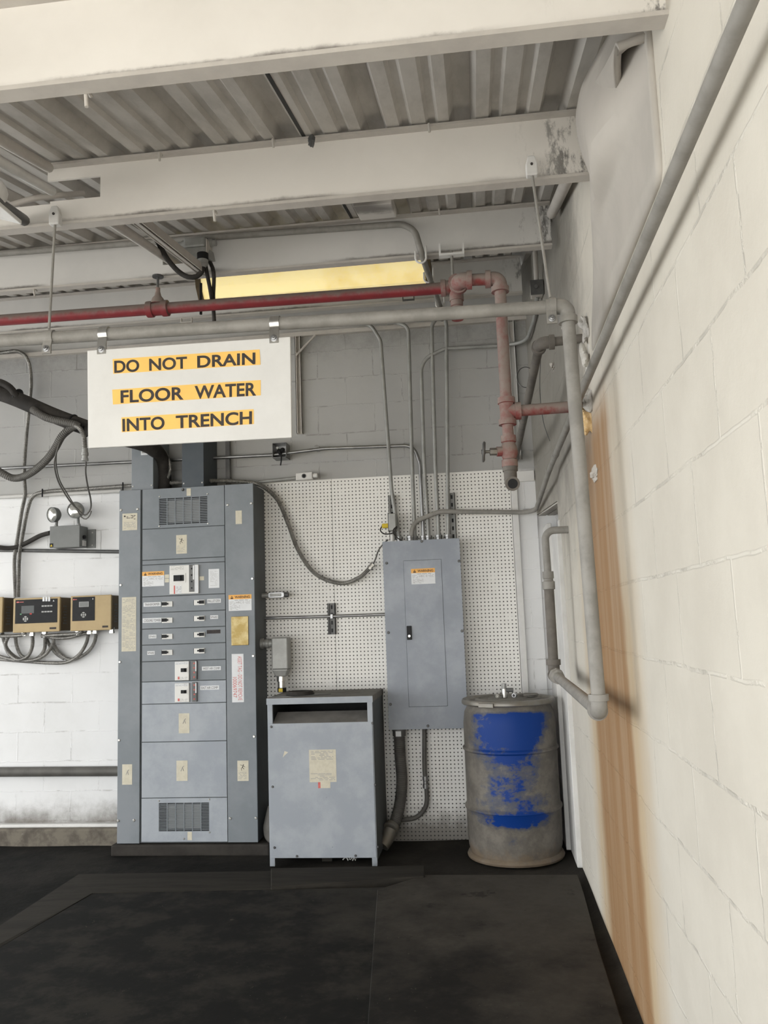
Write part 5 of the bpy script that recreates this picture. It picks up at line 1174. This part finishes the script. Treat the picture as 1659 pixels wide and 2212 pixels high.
# controllers
def controller(px0, px1, pxs, py0, py1, scr, label, kind):
    yf = 5.62; A = rect(px0, py0, px1, py1, yf); x0, x1, z0, z1 = A
    r = thing('controller_box', label, 'controller', ((x0+x1)/2, 5.7, z0), 'tan wall controllers')
    MB().box(x0, x1, yf, yf+.02, z0, z1).build('front_cover', 'tan', r, bevel=.005)
    MB().box(x0+.002, x1+.002, yf+.02, WALL-.002, z0+.004, z1-.004).build('housing', 'brown', r, bevel=.004)
    m = MB(); zc = (z0+z1)/2
    for k in range(7): m.box(x1+.002, x1+.0035, yf+.045+.012*(k % 2), yf+.095, zc-.07+k*.02, zc-.060+k*.02)
    m.build('side_label', 'hose', r)
    if scr:
        P = rect(*scr, yf); p = MB().box(P[0], P[1], yf-.0022, yf, P[2], P[3]).build('keypad_panel', 'black', r, bevel=.001)
        if kind == 1:
            D = sub(P, .15, .45, .26, .58); B = sub(P, .27, .27, .82, .82)
            MB().box(D[0], D[1], yf-.003, yf-.002, D[2], D[3]).build('display', 'screen', p)
            m = MB()
            for j in range(2):
                for i in range(4): q = sub(P, .63+i*.066, .685+i*.066, .27+j*.24, .325+j*.24); m.box(q[0], q[1], yf-.003, yf-.002, q[2], q[3])
            m.build('function_keys', 'emt', p)
            q = sub(P, .12, .155, .58, .63); MB().box(q[0], q[1], yf-.003, yf-.002, q[2], q[3]).build('start_key', 'green_led', p)
            q = sub(P, .35, .40, .57, .63); MB().box(q[0], q[1], yf-.003, yf-.002, q[2], q[3]).build('stop_key', 'red_led', p)
            c = sub(P, .25, .25, .81, .81)
        else:
            D = sub(P, .30, .73, .20, .42); MB().box(D[0], D[1], yf-.003, yf-.002, D[2], D[3]).build('display', 'emt', p)
            D = sub(D, .05, .95, .08, .92); MB().box(D[0], D[1], yf-.0034, yf-.0029, D[2], D[3]).build('screen_glass', 'greybox', p)
            c = sub(P, .50, .50, .75, .75)
        m = MB(); R_ = .019
        for k in range(4):
            a = k*math.pi/2
            m.prism([(c[0]+rr_*math.cos(a+t), yf-.003, c[2]+rr_*math.sin(a+t)) for rr_, t in ((R_*.55, -.5), (R_, -.62), (R_*1.08, 0), (R_, .62), (R_*.55, .5))], (0, .001, 0))
        m.lathe((c[0], yf-.002, c[2]), (0, -1, 0), [(R_*.32, 0), (R_*.32, .0012), (0, .0012)], 12); m.build('arrow_keys', 'emt', p)
        m = MB(); q = sub(P, .03, .09, .07, .12); m.box(q[0], q[1], yf-.0026, yf-.0021, q[2], q[3]); q = sub(P, .10, .2, .085, .11); m.box(q[0], q[1], yf-.0026, yf-.0021, q[2], q[3]); m.build('maker_mark', 'redink', p)
        m = MB(); q = sub(P, .89, .93, .05, .12); m.prism([(q[0], yf-.0026, q[2]), (q[1], yf-.0026, q[2]), ((q[0]+q[1])/2, yf-.0026, q[3])], (0, .0005, 0)); m.build('caution_mark', 'paper', p)
    q = sub(A, .79, .93, .875, .93); n_ = MB().box(q[0], q[1], yf-.0012, yf, q[2], q[3]).build('nameplate', 'ink', r)
    return r, A
controller(-70, 5, 28, 1291, 1368, None, 'tan controller box cut off by the left edge of the photo', 0)
r1, A1 = controller(28, 129, 150, 1291, 1365.5, (33, 1294.5, 124, 1346), 'middle tan controller with a wide black keypad and three white tags on top', 1)
for k in range(3): q = rect(92.5+k*6, 1289.5, 96.8+k*6, 1299, 5.62); MB().box(q[0], q[1], 5.616, 5.6185, q[2], q[3]).build('white_tag', 'paper', r1)
controller(152, 240, 255, 1286, 1362, (156.5, 1289.5, 205, 1341), 'tan controller beside the cabinet, with a small grey screen on a black panel', 2)
# flexible conduits looping beneath the controllers
GL = 'flexible conduit loops below the tan controllers'
loops = [
 ('short level flexible conduit entering under the left of the middle controller', [(-40, 1372), (10, 1374), (38, 1373), (50, 1371), (55, 1365)], 5.66),
 ('flexible conduit loop dropping from the middle of the middle controller leftward', [(70, 1366), (70, 1395), (60, 1417), (38, 1425), (18, 1410), (12, 1392), (18, 1375)], 5.69),
 ('flexible conduit loop dipping from the left controller to the lowest bundle', [(5, 1366), (10, 1390), (22, 1410), (45, 1425), (75, 1425), (95, 1405), (98, 1372)], 5.71),
 ('flexible conduit loop between the middle controller and the wall below its right side', [(33, 1372), (36, 1395), (45, 1415), (60, 1423)], 5.73),
 ('long level flexible conduit from under the middle controller to the right controller', [(90, 1374), (115, 1372), (150, 1370), (170, 1368), (178, 1361)], 5.66),
 ('sagging flexible conduit just under the level one, ending at the right controller', [(92, 1373), (120, 1378), (150, 1377), (180, 1369), (195, 1366), (196, 1360)], 5.69),
 ('deep flexible conduit loop from the left edge up to the right controller', [(-40, 1420), (0, 1424), (60, 1429), (110, 1432), (145, 1430), (170, 1415), (186, 1390), (192, 1364)], 5.72),
 ('deep flexible conduit loop ending at the far right of the right controller', [(115, 1378), (118, 1395), (132, 1415), (155, 1425), (185, 1412), (203, 1390), (209, 1362)], 5.735),
 ('flexible conduit loop from the left edge up between the two complete controllers', [(-40, 1405), (0, 1418), (40, 1427), (75, 1425), (100, 1412), (115, 1388), (117, 1368)], 5.70),
 ('flexible conduit crossing down from the middle loops to the bottom bundle', [(98, 1375), (108, 1395), (122, 1412), (140, 1424)], 5.745)]
for lab, pix, y in loops:
    flexthing(lab, pix, y, .0135, 'flex', .010, 'flexible_conduit', GL)
def conn(px, py, label, d=(0, 0, 1)):
    p = oy(px, py, 5.67); m = MB(); m.lathe(p-Vector(d)*.02, d, [(.012, 0), (.020, .002), (.020, .016), (.017, .018), (.017, .028), (.021, .03), (.021, .042), (.01, .044)], 8); tag(m.build('conduit_connector', 'chrome'), label, 'connector', 'bright connectors below the controllers')
for px, py, lab in ((52, 1368, 'bright elbow connector under the left part of the middle controller'), (70, 1368, 'bright connector under the centre of the middle controller'), (97, 1371, 'bright connector under the right part of the middle controller'), (168, 1366, 'bright connector under the left part of the right controller'), (194, 1364, 'bright connector under the middle of the right controller'), (206, 1363, 'bright connector under the right part of the right controller'), (242, 1362, 'bright connector beside the cabinet edge, under the right controller')): conn(px, py, lab)

# ================================================================== OVERHEAD
# fluorescent light between the third and fourth beams
yl = 4.80; xl0, xl1 = oy(440, 625, yl).x, oy(931, 590, yl).x; zl = 3.47
fl = thing('fluorescent_light', 'long glowing yellow fluorescent light behind the red sprinkler main', 'ceiling light', ((xl0+xl1)/2, yl, zl))
def section(x, inset=0): return [(x, yl-.15+inset, zl+.10), (x, yl-.13+inset, zl+.02), (x, yl-.085, zl-.035+inset), (x, yl+.085, zl-.035+inset), (x, yl+.13-inset, zl+.02), (x, yl+.15-inset, zl+.10)]
MB().rings([section(xl0+.03), section(xl1-.03)]).build('lens', 'lens', fl)
MB().box(xl0, xl1, yl-.16, yl+.16, zl+.10, zl+.16).build('fixture_body', 'beam_far', fl, bevel=.006)
for a, b in ((xl0-.004, xl0+.03), (xl1-.03, xl1+.004)): MB().rings([section(a, -.006), section(b, -.006)]).build('end_cap', 'brown', fl)
for x in (xl0+.25, xl1-.25): MB().cyl((x, yl, zl+.16), (x, yl, deckz(yl)), .005, n=8).build('hanger_rod', 'dksteel', fl)
# conduit along the third beam with its outlet box, then back up the slope to the wall
yb3 = 4.17-.085
zt_ = lambda px, py: oy(px, py, yb3)
k1 = [oy(-300, 570, yb3), oy(0, 548, yb3), oy(400, 517, yb3), oy(640, 500, yb3), oy(868, 484, yb3)]
c0 = oy(896, 497, yb3); dsl = Vector((0, 1, SL)).normalized()
c1_ = Vector((oy(912, 552, 4.0).x, 4.05, oy(912, 552, 4.05).z)); 
end = oy(952, 665, 5.42); end2 = oy(955, 690, 5.60)
conduit('painted conduit along the third beam that bends down and back towards the wall head', k1+[c0, oy(912, 552, 4.06), oy(927, 598, 4.6), end, end2], .0165, 'galv', .09, n=12)
for px, py, y, lab in ((909, 556, 4.08, 'pale pipe hook under the third beam holding the bent conduit'), (926, 600, 4.68, 'pale pipe hook at the end of the yellow light holding the bent conduit'), (951, 657, 5.36, 'pale pipe hook under the farthest beam holding the bent conduit')):
    p = oy(px, py, y); m = MB(); m.tube([p+Vector((.028*math.cos(t), .0, .03*math.sin(t))) for t in [math.radians(a) for a in range(170, 371, 20)]], .0055, 8); m.cyl(p+Vector((.027, 0, .0)), p+Vector((.027, 0, .06)), .0055, n=8); m.cyl(p+Vector((-.027, 0, .0)), p+Vector((-.027, 0, .035)), .0055, n=8)
    tag(m.build('pipe_hook', 'cream_trim', smooth=True), lab, 'pipe hook')
A = rect(398, 514, 446, 537, 4.02); ob = thing('outlet_box', 'grey cast outlet box on the third beam with a black plug hanging from it', 'outlet box', ((A[0]+A[1])/2, 4.05, A[2]-.08))
x0, x1, z0, z1 = A
MB().box(x0, x1, 4.0, 4.09, z0, z1).build('box', 'emt', ob, bevel=.012)
MB().quadbox([(x0+.03, 3.99, z0-.065), (x1+.01, 3.99, z0-.065), (x1+.035, 4.07, z0-.06), (x0+.05, 4.07, z0-.06), (x0+.0, 4.0, z0), (x1+.0, 4.0, z0), (x1+.02, 4.08, z0), (x0+.0, 4.08, z0)]).build('receptacle', 'emt', ob, bevel=.005)
MB().box(x1+.004, x1+.010, 3.995, 4.085, z0-.055, z1-.02).build('spring_cover', 'flange', ob, bevel=.002)
for s_ in (-1, 1):
    xx = x0-.0 if s_ < 0 else x1
    MB().lathe((xx, 4.055, (z0+z1)/2+.012), (s_, 0, 0), [(.024, 0), (.024, .02), (.018, .022), (.018, .04), (.001, .04)], 14).build('hub', 'emt', ob, smooth=True)
pk = oy(438, 560, 4.0)
pg = thing('cord_plug', 'black plug with grey collar and cable looping up left from the outlet box', 'plug', pk)
MB().cyl(pk+Vector((0, 0, .03)), pk+Vector((0, 0, -.005)), .030).build('plug_body', 'black', pg, smooth=True)
MB().lathe(pk+Vector((0, 0, -.045)), (0, 0, 1), [(.001, 0), (.016, 0), (.022, .012), (.028, .015), (.028, .04), (.001, .04)], 16).build('collar', 'emt', pg, smooth=True)
cb0 = pk+Vector((0, 0, -.045))
pts = [cb0, oy(436, 586, 4.0), oy(425, 597, 4.0), oy(406, 598, 4.0), oy(385, 586, 4.0), oy(362, 560, 3.95), oy(345, 530, 3.85), oy(330, 503, 3.7), oy(315, 480, 3.5), oy(296, 462, 3.25), oy(285, 450, 3.1)]
MB().tube(spline(pts, .02), .0135, 10).build('cable', 'rubber', pg, smooth=True)
for lab, pp in (('dark cable hanging from the strut end in front of the yellow light', [(444, 572, 4.03), (447, 590, 4.05), (453, 620, 4.1), (458, 650, 4.2), (461, 668, 4.25), (463, 698, 4.3)]), ('second dark cable beside it, running behind the red main', [(450, 560, 4.06), (459, 578, 4.05), (462, 600, 4.05), (461, 640, 4.2), (463, 670, 4.25)])):
    tag(MB().tube(spline([oy(*p) for p in pp], .02), .011, 8).build('hanging_cable', 'rubber', smooth=True), lab, 'cable')
tag(MB().cyl(oy(434, 612, 4.25), oy(434, 679, 4.25), .008, n=8).build('threaded_rod', 'black'), 'black threaded rod beside the left end of the yellow light', 'rod')
# strut and pipe running under the deck towards the third beam
a, b = oy(285, 463, 3.08), oy(441, 588, 4.10); d = (b-a).normalized(); w = d.cross(Vector((0, 0, 1))).normalized()*.02; u = w.cross(d).normalized()*.02
m = MB(); c = (a+b)/2; hl = d*((b-a).length/2)
m.obox(c+w, hl, w*.12, u); m.obox(c-w, hl, w*.12, u); m.obox(c+u, hl, w, u*.12); m.obox(c-u, hl, w*.4, u*.1)
tag(m.build('ceiling_strut', 'flange'), 'strut channel under the roof deck sloping to the outlet box on the third beam', 'strut channel')
p = oy(366, 535, 3.6); 
a, b = oy(228, 470, 3.05), oy(365, 562, 4.15)
conduit('dusty pipe under the roof deck passing through the third beam, left of the strut', [a, b, b+(b-a).normalized()*.3], .022, 'flange')
# conduits through the cut-out of the second beam
a, b = oy(-20, 338, 2.35), oy(112, 413, 2.93); conduit('white conduit from the left edge into the cut-out of the second beam', [a-(b-a).normalized()*1, a, b], .018, 'cream_trim')
a, b = oy(-20, 290, 2.4), oy(105, 362, 2.9); conduit('upper white conduit under the deck ending at the second beam', [a-(b-a).normalized()*1, a, b], .020, 'flange')
a, b = oy(-20, 448, 2.93), oy(48, 475, 2.93); conduit('dark conduit at the left edge just above the second beam flange', [oy(-60, 402, 2.3), oy(52, 476, 2.92)], .022, 'dksteel')
conduit('grey pipe lying in the cut-out of the second beam', [oy(-30, 462, 2.97), oy(20, 444, 2.98), oy(75, 428, 3.0), oy(130, 422, 3.05), oy(180, 418, 3.15)], .012, 'flange', .05)
# lamp housing at the left edge
lh = thing('ceiling_fixture', 'white lamp housing cut off by the left edge near the second beam', 'ceiling light', oy(-5, 430, 2.6))
p = oy(-26, 412, 2.55); MB().lump(p, (.062, .07, .055), 2, 12, .02).build('dome', 'cream_trim', lh, smooth=True)
MB().obox(p+Vector((.0, 0, -.055)), (.075, 0, -.025), (0, .09, 0), (0, 0, .008)).build('rim', 'cream_trim', lh, bevel=.003)
# white square box on the deck
q = [oy(781, 424, 4.10), oy(858, 418, 4.10)]
x0, x1 = q[0].x, q[1].x; m = MB()
m.quadbox([(x0, 3.98, deckz(3.98)-.055), (x1, 3.98, deckz(3.98)-.055), (x1, 4.24, deckz(4.24)-.055), (x0, 4.24, deckz(4.24)-.055), (x0, 3.98, deckz(3.98)-.003), (x1, 3.98, deckz(3.98)-.003), (x1, 4.24, deckz(4.24)-.003), (x0, 4.24, deckz(4.24)-.003)])
# it reads in front of the third beam: hang it there
dy = -.22
for v in m.bm.verts: v.co += Vector((0, dy, SL*dy))
tag(m.build('ceiling_box', 'beam', bevel=.006), 'white square box fixed under the roof deck between second and third beams', 'box')
# conduits at the right end near the corner
a, b = oy(1222, 395, 3.4), oy(1192, 462, 4.05); conduit('short grey pipe under the deck at the right wall, in front of the third beam', [a-(b-a).normalized()*.3, a, b], .026, 'flange')
pts = [oy(1152, 560, 4.4), oy(1166, 600, 5.2), Vector((bx.x+.005, 5.58, bx.z+.05))]
conduit('dark conduit dropping from the deck to the corner box', [Vector((bx.x-.03, 4.3, deckz(4.3)-.04)), Vector((bx.x-.01, 5.0, deckz(5.0)-.05)), Vector((bx.x, 5.15, bx.z+.045))], .016, 'flange', .12)
# horizontal old pipe from the wall hole back to the block wall
ho = ox(1258, 738, XR); yp = ho.y; el_ = oy(1166, 741, yp)
op = thing('old_drain_pipe', 'dark dusty pipe from a hole in the right wall, elbowing back to the block wall', 'pipe', (el_.x, yp, el_.z))
tgt = oy(1113, 994, 5.76); tgt.x = el_.x+ (tgt.x-el_.x)*1.0
MB().cyl((XR+.02, yp, el_.z+.008), (el_.x+.03, yp, el_.z), .020).build('wall_stub', 'dustpipe', op, smooth=True)
d = (tgt-Vector((el_.x, yp, el_.z))).normalized()
MB().cyl(Vector((el_.x, yp, el_.z))+d*.05, tgt, .0205).build('run', 'dustpipe', op, smooth=True)
m = MB(); elbow_fit(m, (el_.x, yp, el_.z), (1, 0, 0), d, .027, .06); m.build('elbow', 'dustpipe', op, smooth=True)
# wire ring and loose wire
c = oy(1136, 815, 4.2); m = MB(); m.tube([c+Vector((.045*math.cos(t), .02*math.sin(t), .06*math.sin(t))) for t in [k*math.pi/16 for k in range(33)]], .0025, 6); tag(m.build('wire_ring', 'dksteel', smooth=True), 'loose wire ring around the old pipe in the corner', 'wire')
m = MB(); m.tube(spline([oy(1168, 770, 4.3), oy(1166, 830, 4.3), oy(1169, 880, 4.3), oy(1176, 920, 4.3), oy(1188, 953, 4.3)], .03), .002, 6); tag(m.build('loose_wire', 'dksteel', smooth=True), 'thin loose wire dangling below the elbow of the old pipe', 'wire')
# foam fills around the wall penetrations
def foam(px, py, sz, mat, label, seed, amp=.42):
    sz = (sz[0]*1.25, sz[1]*.75, sz[2]*.9)
    p = ox(px, py, XR-.002); tag(MB().lump(p, sz, seed, 22, amp, 1.5).build('foam_patch', mat, smooth=True), label, 'foam patch', 'foam fills on the right wall')
foam(1266, 705, (.02, .07, .055), 'foil', 'upper silvery foam lump where the old pipe enters the right wall', 3)
foam(1270, 770, (.022, .06, .085), 'foam', 'whitish foam run just below the old pipe hole in the right wall', 8)
foam(1276, 866, (.028, .055, .05), 'foil', 'silvery grey lump above the red branch hole in the right wall', 5, .2)
foam(1274, 900, (.026, .05, .075), 'orangefoam', 'yellow-stained foam around the red branch hole, head of the rust streak', 9)
foam(1287, 1025, (.012, .05, .03), 'sheet', 'small mortar lump in the rust streak, below the stained foam', 4)
for i, (px, py, s_) in enumerate(((1222, 700, .03), (1196, 790, .025), (1190, 880, .02), (1188, 905, .018))): foam(px, py, (.012, s_*1.6, s_), 'sheet', ('crumbly mortar lump just left of the galvanised elbow', 'crumbly mortar lump behind the old pipe stub', 'small dark mortar lump above the red branch', 'small pale mortar lump below the red branch')[i], 20+i, .5)
# nails and hooks left on the beams
def nail(px, py0, py1, y, label, r=.005, clump=False):
    a, b = oy(px, py0, y), oy(px+2, py1, y); m = MB().cyl(a, b, r, n=8)
    m.tube(spline([a, a+Vector((0, .015, .008)), a+Vector((0, .03, .004))], .008), r, 6)
    if clump: m.lump(b+Vector((0, 0, .02)), (.012, .01, .03), 6, 8, .3)
    tag(m.build('hook', 'flange' if not clump else 'dksteel', smooth=True), label, 'hook', 'old hooks on the roof beams')
nail(185, 196, 231, 1.84, 'bent hook under the nearest beam, upper left')
nail(343, 330, 347, 2.86, 'small hook near the top of the second beam, left of centre')
nail(589, 301, 318, 2.86, 'small hook near the top of the second beam, close to the dark clump')
nail(671, 295, 316, 2.86, 'hook with a dark clump near the top of the second beam', .005, True)
nail(926, 268, 285, 2.86, 'small hook near the top of the second beam, right of centre')
nail(462, 456, 478, 2.90, 'pale hook under the second beam above the outlet box')
nail(948, 452, 465, 4.08, 'small hook near the top of the third beam, right of the conduit bend')
nail(73, 626, 640, 4.09, 'small hook on the bottom of the third beam near the left rod')
for px, py, y, lab in ((402, 692, 5.30, 'small open clamp under the farthest beam left of the sign centre'), (882, 643, 5.30, 'small dark clamp under the farthest beam below the red main')):
    p = oy(px, py, y); m = MB(); m.box(p.x-.04, p.x+.04, y, y+.02, p.z-.015, p.z-.009); m.box(p.x-.04, p.x-.034, y, y+.02, p.z-.009, p.z+.02); m.box(p.x+.034, p.x+.04, y, y+.02, p.z-.009, p.z+.02); tag(m.build('beam_clamp', 'flange' if px < 500 else 'dksteel'), lab, 'clamp')
